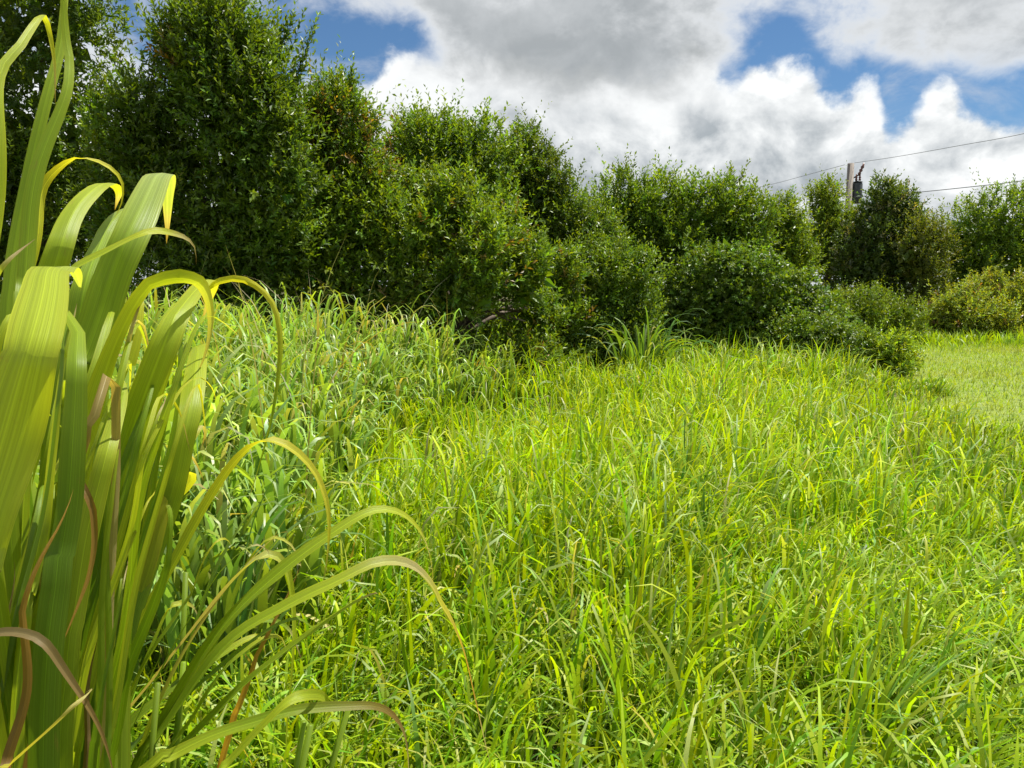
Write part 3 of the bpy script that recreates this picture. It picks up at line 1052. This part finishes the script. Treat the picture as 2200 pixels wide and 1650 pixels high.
def grass_clump(name, label, px, py_foot, d, n, hgt, wd, col, seed, group=None, spread=0.12, bend=(0.6, 2.6), lean=(0.05, 0.45), azm=None):
    """a clump one can point at: every blade is a part of its own"""
    r = np.random.default_rng(seed)
    b = at(px, py_foot, d)
    z = float(gz(np.array(b[0]), np.array(b[1])))
    o = empty(name, (b[0], b[1], z), label, 'grass clump', group)
    for i in range(n):
        a = r.uniform(0, 6.28) if azm is None else r.normal(azm[0], azm[1])
        rr = abs(r.normal(0, spread * 0.5))
        root = np.array([[rr * math.sin(a), rr * math.cos(a), -0.02]])
        c = green(1, col, 0.15, r=r)
        tip = c * np.array([[1.2, 1.1, 0.9]])
        if r.random() < 0.15:
            tip = green(1, (0.36, 0.34, 0.09), 0.2, r=r)
        v, q, cc = blades(root, np.array([a + r.normal(0, 0.3)]), np.array([hgt * r.uniform(0.65, 1.15)]), np.array([r.uniform(*lean)]),
                          np.array([r.uniform(*bend)]), np.array([r.uniform(1.6, 4.0)]), np.array([wd * r.uniform(0.7, 1.2)]), 12,
                          np.array([r.normal(0, 0.7)]), tip, c)
        mesh('blade', v, q, cc, M_GRASS, o)
    return o


grass_clump('grass_clump', 'fountain of broad drooping blue-green blades below the creeper dome', 1385, 700, 12.9, 100, 1.6, 0.045, (0.115, 0.21, 0.04), 201, spread=0.7, bend=(1.9, 3.2))


# ------------------------------------------------------------------ big near blades (tall clump at the left)
def ribbon(path, side_dir, width, seed, cols, parent, off, fold=0.22, segs=64, name='blade', tw=0.0, ripple=0.06):
    """one broad blade: V-folded strip along a 3-d path; path (K,3); cols list of (s, rgb)"""
    r = np.random.default_rng(seed)
    p = smooth_path(path, segs + 1)
    s = np.linspace(0, 1, segs + 1)
    # no blade is a clean curve: slow bends and now and then a kink near the tip
    env = np.clip((s - 0.3) * 2.5, 0, 1)[:, None]
    for f in (7, 15, 27):
        p = p + env * (r.normal(0, 0.045 / f, 3)[None] * np.sin(f * s + r.uniform(0, 6.28))[:, None])
    if r.random() < 0.6:
        kk_ = int(segs * r.uniform(0.74, 0.90))
        ax = N3(np.cross(p[kk_] - p[kk_ - 2], np.array([0, 0, 1.0])) + r.normal(0, 0.02, 3))
        an = r.uniform(-0.35, 0.55)
        q = p[kk_:] - p[kk_]
        p[kk_:] = p[kk_] + q * math.cos(an) + np.cross(ax, q) * math.sin(an) + ax[None] * (q @ ax)[:, None] * (1 - math.cos(an))
    tan = N3(np.gradient(p, axis=0))
    S = N3(np.array(side_dir, float))
    side = S[None] - (tan @ S)[:, None] * tan
    # keep a steady frame where the blade runs along the side vector
    ln = np.linalg.norm(side, axis=1)
    side = N3(side)
    for i in range(1, len(side)):
        if ln[i] < 0.25:
            q = side[i - 1] - (side[i - 1] @ tan[i]) * tan[i]
            side[i] = q / max(np.linalg.norm(q), 1e-6)
        if side[i] @ side[i - 1] < 0:
            side[i] = -side[i]
    nrm = np.cross(tan, side)
    a = (tw * s)[:, None]
    side, nrm = side * np.cos(a) + nrm * np.sin(a), nrm * np.cos(a) - side * np.sin(a)
    k = np.interp(s, [0, 0.25, 0.45, 0.66, 0.82, 0.93, 1.0], [0.45, 0.75, 1.0, 0.92, 0.62, 0.28, 0.01]) * (width / 2)
    # uneven: small kinks along the blade, edges that wave on their own
    ph = r.uniform(0, 6.28, 6)
    wob = (np.sin(s * 9 + ph[0]) + 0.6 * np.sin(s * 23 + ph[1]) + 0.35 * np.sin(s * 41 + ph[2])) * np.clip((s - 0.25) * 3, 0, 1)
    p = p + side * (wob * 0.05 * width)[:, None] + nrm * ((np.sin(s * 13 + ph[3]) + 0.5 * np.sin(s * 31 + ph[4])) * 0.06 * width)[:, None]
    ew = [np.sin(s * r.uniform(24, 40) + ph[5]) * 0.10 + np.sin(s * 67 + ph[1]) * 0.05, np.sin(s * r.uniform(24, 40) + ph[2]) * 0.10 + np.sin(s * 59 + ph[0]) * 0.05]
    rp1 = 1 + ripple * np.sin(s * r.uniform(18, 30) + r.uniform(0, 6)) + ripple * 0.6 * np.sin(s * 53 + r.uniform(0, 6))
    rp2 = 1 + ripple * np.sin(s * r.uniform(18, 30) + r.uniform(0, 6))
    U = [-1, -0.5, -0.07, 0, 0.07, 0.5, 1]
    cols_v, vs, uv = [], [], []
    ss = [c[0] for c in cols]
    cc = np.array([c[1] for c in cols])
    if name == 'blade' and r.random() < 0.6:
        a0 = r.uniform(0.90, 0.96)
        ss = [q for q in ss if q < a0] + [a0, a0 + 0.03, 1.0]
        base_c = [np.array([np.interp(a0, [c[0] for c in cols], cc[:, j]) for j in range(3)])]
        cc = np.concatenate([cc[: len(ss) - 3], base_c, [PK], [BR]])
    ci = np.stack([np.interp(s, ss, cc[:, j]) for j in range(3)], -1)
    for u in U:
        rp = rp1 if u < 0 else rp2
        lift = (abs(u) ** 1.3) * fold
        vs.append(p + side * (u * k * rp)[:, None] + nrm * ((lift + abs(u) * ew[0 if u < 0 else 1]) * k)[:, None])
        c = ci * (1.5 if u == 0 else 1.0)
        if abs(u) == 1:
            c = c * np.array([1.08, 1.0, 0.9])
        cols_v.append(c)
        uv.append(np.stack([np.full(segs + 1, (u + 1) / 2), s], -1))
    nU = len(U)
    v = np.stack(vs, 1).reshape(-1, 3) - off
    c = np.stack(cols_v, 1).reshape(-1, 3)
    t = np.stack(uv, 1).reshape(-1, 2)
    q = []
    for i in range(segs):
        for j in range(nU - 1):
            q.append((i * nU + j, i * nU + j + 1, (i + 1) * nU + j + 1, (i + 1) * nU + j))
    return mesh(name, v, np.array(q), c, M_BLADE, parent, uv=t)


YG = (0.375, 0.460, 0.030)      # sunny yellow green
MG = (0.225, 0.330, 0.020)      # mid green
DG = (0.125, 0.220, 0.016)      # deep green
PG = (0.370, 0.450, 0.130)      # pale green for folded ends, both faces
YE = (0.52, 0.50, 0.04)         # yellowed
BR = (0.21, 0.13, 0.035)        # brown
OR = (0.46, 0.27, 0.05)         # orange brown
PK = (0.46, 0.40, 0.19)         # dry buff
GY = (0.23, 0.19, 0.10)

clump_off = at(60, 825, 0.80)
clump_off[2] = 0.0
clump = empty('guinea_grass_clump', clump_off, 'very tall clump of broad yellow-green blades rising at the left edge', 'grass clump')
arch_off = at(240, 825, 0.98)
arch_off[2] = 0.0
arch = empty('guinea_grass_clump', arch_off, 'clump of long arching blades leaning right across the foreground, tips drying', 'grass clump')


def traced(par, off, pts, wpx, side, cols, seed, fold=0.22, tw=0.0, back=0.0, name='blade', segs=64, ripple=0.06):
    """pts: (px, py, distance) along the seen part of the blade, bottom to tip; the blade runs on down to the root"""
    pts = [tuple(q) for q in smooth_path(np.array(pts, float), len(pts) * 3)]
    ap = int(np.argmin([q[1] for q in pts]))
    if back and 0 < ap < len(pts) - 1:
        # the blade arches over, away from the viewer, instead of folding on one line
        ym, new = pts[ap][1], []
        for i, q in enumerate(pts):
            w = max(0.0, 1 - abs(q[1] - ym) / 150.0) ** 1.5 if i <= ap else 1.0 + 0.25 * min(i - ap, 6)
            new.append((q[0], q[1], q[2] + back * w))
        pts = new
    P = [at(*q) for q in pts]
    first, second = P[0], P[1]
    if first[2] > 0.25:
        dn = N3(first - second)
        r = np.random.default_rng(seed + 900)
        root = off + np.array([r.normal(0, 0.06), r.normal(0, 0.06), -0.02])
        m1 = first + dn * 0.18
        m1 = 0.6 * m1 + 0.4 * (first + (root - first) * 0.25)
        m2 = root + np.array([0, 0, 0.35]) + 0.2 * (first - root) * np.array([1, 1, 0])
        P = [root, m2, m1] + P
    wid = 0.94 * wpx * np.mean([q[2] for q in pts]) / FPX
    return ribbon(np.array(P), side, wid, seed, cols, par, off, fold, segs, name, tw, ripple)


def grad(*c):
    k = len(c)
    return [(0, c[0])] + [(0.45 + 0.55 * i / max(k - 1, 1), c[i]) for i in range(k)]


A = (clump, clump_off)
B = (arch, arch_off)
# -- tall clump
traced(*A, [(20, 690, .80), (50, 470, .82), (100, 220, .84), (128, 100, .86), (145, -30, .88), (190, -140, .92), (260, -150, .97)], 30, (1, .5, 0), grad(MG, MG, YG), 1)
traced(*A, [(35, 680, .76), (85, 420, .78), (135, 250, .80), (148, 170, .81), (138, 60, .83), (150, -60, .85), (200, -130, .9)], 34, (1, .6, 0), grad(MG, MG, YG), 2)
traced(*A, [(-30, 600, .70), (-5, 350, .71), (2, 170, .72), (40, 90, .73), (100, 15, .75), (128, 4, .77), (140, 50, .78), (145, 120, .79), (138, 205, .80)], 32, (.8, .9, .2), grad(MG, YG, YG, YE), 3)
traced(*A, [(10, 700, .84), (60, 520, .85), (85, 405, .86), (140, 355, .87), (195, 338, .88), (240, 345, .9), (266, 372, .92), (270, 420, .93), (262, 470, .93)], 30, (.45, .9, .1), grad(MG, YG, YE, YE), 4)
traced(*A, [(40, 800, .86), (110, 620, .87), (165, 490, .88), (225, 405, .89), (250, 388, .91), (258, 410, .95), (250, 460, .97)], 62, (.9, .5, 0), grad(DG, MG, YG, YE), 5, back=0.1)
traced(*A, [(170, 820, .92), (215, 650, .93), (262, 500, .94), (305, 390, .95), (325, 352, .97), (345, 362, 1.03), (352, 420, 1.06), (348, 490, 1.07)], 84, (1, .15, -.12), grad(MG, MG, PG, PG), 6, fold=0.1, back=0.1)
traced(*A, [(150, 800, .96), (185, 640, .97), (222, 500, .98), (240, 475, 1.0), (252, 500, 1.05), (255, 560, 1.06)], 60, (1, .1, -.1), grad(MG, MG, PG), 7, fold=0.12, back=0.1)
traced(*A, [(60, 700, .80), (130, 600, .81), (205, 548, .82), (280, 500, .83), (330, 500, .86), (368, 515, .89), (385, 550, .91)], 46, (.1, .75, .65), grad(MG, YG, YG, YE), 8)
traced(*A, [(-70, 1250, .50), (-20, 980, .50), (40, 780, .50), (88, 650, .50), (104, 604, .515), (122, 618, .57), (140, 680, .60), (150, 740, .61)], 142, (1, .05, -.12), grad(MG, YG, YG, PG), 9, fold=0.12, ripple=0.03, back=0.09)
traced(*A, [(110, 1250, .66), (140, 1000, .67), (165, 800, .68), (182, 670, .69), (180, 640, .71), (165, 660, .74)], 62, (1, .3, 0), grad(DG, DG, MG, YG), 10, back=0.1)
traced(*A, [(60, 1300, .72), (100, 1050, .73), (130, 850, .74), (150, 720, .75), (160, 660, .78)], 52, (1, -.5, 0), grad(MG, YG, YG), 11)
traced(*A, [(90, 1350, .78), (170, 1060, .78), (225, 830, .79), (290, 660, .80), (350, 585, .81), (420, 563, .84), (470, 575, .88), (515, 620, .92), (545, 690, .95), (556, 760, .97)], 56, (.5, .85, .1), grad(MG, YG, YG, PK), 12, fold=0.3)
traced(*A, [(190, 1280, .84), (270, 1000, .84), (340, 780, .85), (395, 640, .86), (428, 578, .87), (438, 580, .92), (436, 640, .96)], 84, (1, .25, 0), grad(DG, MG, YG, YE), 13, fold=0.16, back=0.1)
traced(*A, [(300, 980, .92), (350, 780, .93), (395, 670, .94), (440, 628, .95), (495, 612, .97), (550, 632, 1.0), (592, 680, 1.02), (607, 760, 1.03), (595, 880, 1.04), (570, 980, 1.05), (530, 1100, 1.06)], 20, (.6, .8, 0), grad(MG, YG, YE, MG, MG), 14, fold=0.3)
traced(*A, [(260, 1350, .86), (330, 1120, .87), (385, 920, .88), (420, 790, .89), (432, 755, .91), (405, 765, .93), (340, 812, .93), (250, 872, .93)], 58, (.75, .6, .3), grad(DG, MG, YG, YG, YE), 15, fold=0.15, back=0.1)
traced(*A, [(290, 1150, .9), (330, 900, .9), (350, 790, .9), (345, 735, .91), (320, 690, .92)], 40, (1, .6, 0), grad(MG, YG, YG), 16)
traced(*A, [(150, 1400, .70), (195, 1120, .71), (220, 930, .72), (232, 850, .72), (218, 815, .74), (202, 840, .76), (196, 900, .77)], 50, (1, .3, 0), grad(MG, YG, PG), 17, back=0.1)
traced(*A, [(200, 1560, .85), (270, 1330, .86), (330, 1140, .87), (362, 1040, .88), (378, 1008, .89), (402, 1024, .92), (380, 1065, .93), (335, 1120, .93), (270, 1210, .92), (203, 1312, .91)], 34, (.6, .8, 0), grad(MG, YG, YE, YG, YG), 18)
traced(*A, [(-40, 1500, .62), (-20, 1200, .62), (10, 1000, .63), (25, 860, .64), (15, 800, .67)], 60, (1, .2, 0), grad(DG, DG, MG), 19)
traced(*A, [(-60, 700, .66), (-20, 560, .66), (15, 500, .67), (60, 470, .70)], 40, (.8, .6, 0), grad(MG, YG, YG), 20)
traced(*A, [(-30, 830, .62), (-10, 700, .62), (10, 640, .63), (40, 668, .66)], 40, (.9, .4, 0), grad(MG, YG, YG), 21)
# dead, brown leaves hanging in the clump
traced(*A, [(205, 900, .72), (178, 1008, .71), (196, 1070, .70), (207, 1150, .70), (200, 1230, .70), (183, 1310, .70), (160, 1420, .70)], 22, (.8, .6, 0), [(0, BR), (0.5, PK), (0.75, BR), (1, OR)], 22, fold=0.5, name='dead_blade')
traced(*A, [(-60, 1380, .60), (0, 1362, .60), (60, 1360, .60), (108, 1380, .60), (150, 1450, .61), (185, 1550, .62), (205, 1680, .63)], 30, (.2, .7, .6), [(0, GY), (0.6, GY), (1, BR)], 23, fold=0.4, name='dead_blade')
traced(*A, [(70, 1480, .68), (88, 1400, .68), (105, 1345, .68), (130, 1340, .69), (140, 1372, .7), (128, 1400, .71)], 34, (1, .3, 0), [(0, BR), (0.6, BR), (1, GY)], 24, fold=0.3, name='dead_blade')
traced(*A, [(10, 1700, .62), (35, 1500, .63), (60, 1250, .64), (85, 1120, .65), (95, 1050, .66)], 28, (1, .5, 0), [(0, BR), (0.7, BR), (1, OR)], 25, fold=0.4, name='dead_blade')
traced(*A, [(-30, 1680, .56), (40, 1580, .56), (90, 1515, .57), (128, 1488, .59), (136, 1500, .62)], 34, (.6, .75, .3), grad(MG, YE, PK), 26)
# upright filling blades
fr = np.random.default_rng(77)
for i in range(74):
    x0 = fr.uniform(-60, 250)
    d = fr.uniform(.70, 1.05)
    y1 = fr.uniform(640, 1250)
    lean = fr.uniform(0.05, 0.32)
    y0 = 1650
    x1 = x0 + (y0 - y1) * lean
    if x1 > 420:
        x1 = 420 - fr.uniform(0, 60)
    xm = x0 + (x1 - x0) * 0.45
    ym = y0 + (y1 - y0) * 0.5
    hook = fr.uniform(-15, 60) if i % 3 else fr.uniform(2, 14)
    tipdrop = fr.uniform(-60, 20) if i % 3 == 0 else fr.uniform(30, 150)
    col = [grad(DG, DG, MG), grad(DG, DG, MG), grad(DG, MG, YG), grad(DG, MG, MG, YG), grad(MG, YG, YG, YE)][int(fr.integers(5))]
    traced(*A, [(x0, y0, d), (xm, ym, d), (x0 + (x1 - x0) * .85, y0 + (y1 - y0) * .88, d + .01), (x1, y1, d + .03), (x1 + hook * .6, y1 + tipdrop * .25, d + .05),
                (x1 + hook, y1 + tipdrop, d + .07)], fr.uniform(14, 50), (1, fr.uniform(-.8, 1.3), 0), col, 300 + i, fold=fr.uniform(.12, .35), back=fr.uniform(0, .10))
for i in range(5):
    x0 = fr.uniform(-20, 200)
    d = fr.uniform(.66, .9)
    y1 = fr.uniform(1150, 1450)
    traced(*A, [(x0, 1650, d), (x0 + 15, (1650 + y1) / 2, d), (x0 + fr.uniform(10, 60), y1, d)], fr.uniform(8, 20), (1, .5, 0),
           [(0, BR), (0.6, BR), (1, (0.34, 0.26, 0.15))], 380 + i, fold=.5, name='dead_blade')
# -- arching clump
traced(*B, [(140, 1660, .92), (290, 1370, .94), (420, 1125, .96), (500, 995, .98), (555, 948, 1.0), (600, 953, 1.02), (640, 1005, 1.04), (656, 1085, 1.05), (650, 1180, 1.06), (636, 1250, 1.07)], 36, (.55, .8, .1), grad(MG, YG, YE, YE), 41, fold=0.3)
traced(*B, [(290, 1650, .98), (450, 1390, 1.0), (590, 1240, 1.02), (720, 1140, 1.04), (800, 1097, 1.06), (862, 1107, 1.09), (910, 1155, 1.12), (935, 1215, 1.13), (942, 1270, 1.14)], 40, (-.25, .75, .6), grad(MG, MG, YG, YE), 42, fold=0.25)
traced(*B, [(300, 1640, .94), (470, 1400, .96), (610, 1305, .98), (720, 1245, 1.0), (800, 1206, 1.02), (872, 1212, 1.05), (930, 1258, 1.08), (962, 1320, 1.09), (970, 1400, 1.1), (958, 1490, 1.1), (944, 1570, 1.1), (930, 1670, 1.1)], 34, (-.15, .8, .5), [(0, MG), (0.45, MG), (0.62, YG), (0.72, PK), (0.78, YE), (0.86, OR), (1, BR)], 43, fold=0.3)
traced(*B, [(210, 1600, 1.0), (330, 1460, 1.0), (450, 1320, 1.01), (550, 1215, 1.02), (600, 1190, 1.04), (628, 1225, 1.06), (636, 1310, 1.07), (632, 1400, 1.07), (618, 1540, 1.08), (612, 1660, 1.08)], 26, (.3, .9, .3), [(0, BR), (0.4, PK), (0.6, PK), (0.75, YG), (1, YG)], 44, fold=0.4)
traced(*B, [(330, 1640, .92), (440, 1588, .93), (540, 1556, .94), (630, 1532, .95), (740, 1520, .97), (815, 1520, 1.0), (855, 1560, 1.02), (872, 1640, 1.03), (878, 1720, 1.03)], 30, (0, .75, .65), [(0, MG), (0.5, YG), (0.65, MG), (0.85, BR), (1, PK)], 45, fold=0.3)
traced(*B, [(470, 1670, .90), (555, 1575, .91), (615, 1512, .92), (655, 1500, .94), (700, 1522, .97), (726, 1575, .99), (735, 1670, 1.0)], 36, (.1, .8, .5), grad(MG, YG, YG, YG), 46, fold=0.2)
traced(*B, [(300, 1640, 1.0), (390, 1420, 1.01), (500, 1240, 1.02), (590, 1165, 1.04), (640, 1145, 1.06), (648, 1170, 1.08)], 20, (.4, .9, .2), [(0, MG), (0.5, YG), (0.8, PK), (1, PK)], 47, fold=0.4)
traced(*B, [(500, 1560, 1.05), (540, 1450, 1.05), (580, 1290, 1.06), (598, 1200, 1.07)], 16, (1, .4, 0), [(0, BR), (0.6, OR), (1, BR)], 48, fold=0.4, name='dead_blade')
for i in range(10):
    x0 = fr.uniform(190, 380)
    d = fr.uniform(.9, 1.1)
    ang = fr.uniform(0.25, 0.95)
    ln = fr.uniform(330, 640)
    x1, y1 = x0 + ln * math.sin(ang), 1650 - ln * math.cos(ang)
    hook = fr.uniform(-10, 110)
    col = [grad(DG, MG, YG), grad(MG, MG, YG), grad(MG, MG, MG, YE), grad(DG, DG, MG)][int(fr.integers(4))]
    traced(*B, [(x0, 1650, d), (x0 + (x1 - x0) * .42, 1650 + (y1 - 1650) * .52, d), (x0 + (x1 - x0) * .8, 1650 + (y1 - 1650) * .88, d + .02), (x1, y1, d + .04),
                (x1 + hook * .7, y1 + hook * .3, d + .06), (x1 + hook, y1 + hook * 1.2, d + .07)], fr.uniform(26, 46), (fr.uniform(-.6, .8), .8, .3), col, 420 + i, fold=fr.uniform(.15, .35))
# culms (stems) carrying the blades
for par, off, n, lean, sd in ((clump, clump_off, 8, (0.02, 0.02), 51), (arch, arch_off, 6, (0.10, 0.05), 52)):
    r = np.random.default_rng(sd)
    for i in range(n):
        b0 = np.array([r.normal(0, .06), r.normal(0, .05), -0.02])
        tip = b0 + np.array([lean[0] + r.normal(0, .06), lean[1] + r.normal(0, .05), r.uniform(0.9, 1.25)])
        v, q = tube(smooth_path([b0, (b0 + tip) / 2 + np.array([-.02, 0, 0]), tip], 8), np.linspace(.006, .004, 8), 8)
        c = np.tile(np.array(MG), (len(v), 1)) * r.uniform(0.7, 1.1)
        mesh('stem', v, q, c, M_GRASS, par)

# ------------------------------------------------------------------ foreground tufts one can point at
TUFTS = [
    (1570, 1700, 1.9, 13, 0.52, 0.013, (0.21, 0.32, 0.035), 501, 'upright tuft of pale straight blades at the bottom edge, right of centre', (0.02, 0.22), (0.05, 0.7), None),
    (1800, 1560, 2.3, 26, 0.62, 0.011, (0.17, 0.29, 0.022), 502, 'tuft combed over to the right beside a bare brown patch', (0.3, 0.75), (0.2, 0.9), (1.2, 0.45)),
    (1470, 1030, 4.6, 26, 0.78, 0.016, (0.10, 0.20, 0.035), 503, 'dark green upright tuft standing in the middle of the bright field', (0.02, 0.25), (0.1, 1.0), None),
    (1240, 1470, 2.5, 16, 0.62, 0.014, (0.19, 0.30, 0.03), 504, 'tuft with a hooked blade in the centre foreground', (0.05, 0.35), (1.0, 2.9), None),
    (1060, 1560, 2.2, 16, 0.55, 0.014, (0.17, 0.29, 0.03), 505, 'tuft beside the hanging orange blade tip', (0.05, 0.35), (0.6, 2.6), None),
    (1960, 1400, 2.7, 18, 0.60, 0.012, (0.22, 0.33, 0.03), 506, 'tall yellow-green tuft near the lower right edge', (0.02, 0.25), (0.1, 1.2), None),
    (1480, 1660, 1.95, 14, 0.45, 0.015, (0.22, 0.34, 0.025), 507, 'broad-bladed bent tuft at the bottom edge, left of the pale upright tuft', (0.1, 0.5), (1.2, 2.8), None),
    (470, 1130, 2.6, 22, 1.30, 0.022, (0.12, 0.21, 0.04), 508, 'nearest tall blue-green clump right behind the broad left blades', (0.02, 0.2), (1.4, 3.0), None),
    (600, 1010, 3.3, 22, 1.15, 0.022, (0.13, 0.22, 0.04), 509, 'drooping blue-green clump on the right border of the tall stand', (0.02, 0.2), (1.4, 3.0), None),
]
for px, py, d, n, h, w, c, sd, lab, lean, bend, azm in TUFTS:
    grass_clump('grass_tuft', lab, px, py, d, n, h, w, c, sd, 'single tufts among the grass', 0.10, bend, lean, azm)

# ------------------------------------------------------------------ utility pole and wires
pb = at(1815, 600, 36.0)
pole = empty('utility_pole', (pb[0], pb[1], 0), 'weathered wooden utility pole with a dark transformer rising behind the trees', 'utility pole')
top = at(1815, 351, 36.0)[2]
v, q = tube([[0, 0, -0.3], [0, 0, 3], [0, 0, top]], [0.20, 0.17, 0.145], 14)
mesh('pole', v, q, None, M_WOOD, pole)
tz = at(1815, 416, 36.0)[2]
tx = 0.34
v, q = tube([[tx, -.05, tz - .45], [tx, -.05, tz - .40], [tx, -.05, tz + .42], [tx, -.05, tz + .5]], [0.18, 0.21, 0.21, 0.16], 16)
can = mesh('transformer', v, q, None, M_STEEL, pole)
v, q = tube([[tx, -.05, tz + .5], [tx, -.05, tz + .56]], [0.225, 0.1], 14)
mesh('lid', v, q, None, M_STEEL, can)
for dx in (-.08, .08):
    zz = [tz + .56, tz + .62, tz + .66, tz + .72, tz + .76, tz + .86]
    v, q = tube([[tx + dx, -.05, z] for z in zz], [.035, .06, .035, .06, .035, .03], 10)
    mesh('bushing', v, q, None, M_CERAMIC, can)
for z in (tz - .2, tz + .25):
    v, q = tube([[0.10, 0, z], [tx - .18, -.04, z]], .04, 6)
    mesh('bracket', v, q, None, M_STEEL, pole)
zi = at(1830, 372, 36.0)[2]
v, q = tube([[0.08, 0, zi - .25], [0.34, -.05, zi - .10]], .035, 6)
mesh('insulator_arm', v, q, None, M_STEEL, pole)
zz = [zi - .12, zi - .02, zi + .04, zi + .12, zi + .18, zi + .26, zi + .32, zi + .44]
v, q = tube([[0.36 + .03 * k, -.05, z] for k, z in enumerate(zz)], [.03, .075, .04, .085, .04, .08, .05, .03], 10)
mesh('insulator', v, q, None, M_CERAMIC, pole)


def wire(name, pts, rad, label):
    p = smooth_path([at(*a) for a in pts], 50)
    v, q = tube(p, rad, 6)
    o = mesh(name, v, q, None, M_WIRE)
    o['label'] = label
    o['category'] = 'wire'
    o['group'] = 'overhead wires'
    return o


wire('overhead_wire', [(1836, 350, 36), (1930, 336, 33.5), (2060, 313, 30.5), (2200, 287, 27.5), (2420, 232, 23.5)], .010, 'thin upper wire running from the pole top to the right edge')
wire('overhead_wire', [(1828, 424, 36), (1960, 414, 33), (2080, 402, 30), (2200, 388, 27), (2420, 355, 23)], .016, 'thicker lower cable running out of the trees to the right edge')
wire('overhead_wire', [(1815, 354, 36), (1740, 374, 40), (1640, 400, 46), (1500, 428, 56), (1340, 452, 70)], .010, 'thin wire descending left from the pole top behind the trees')
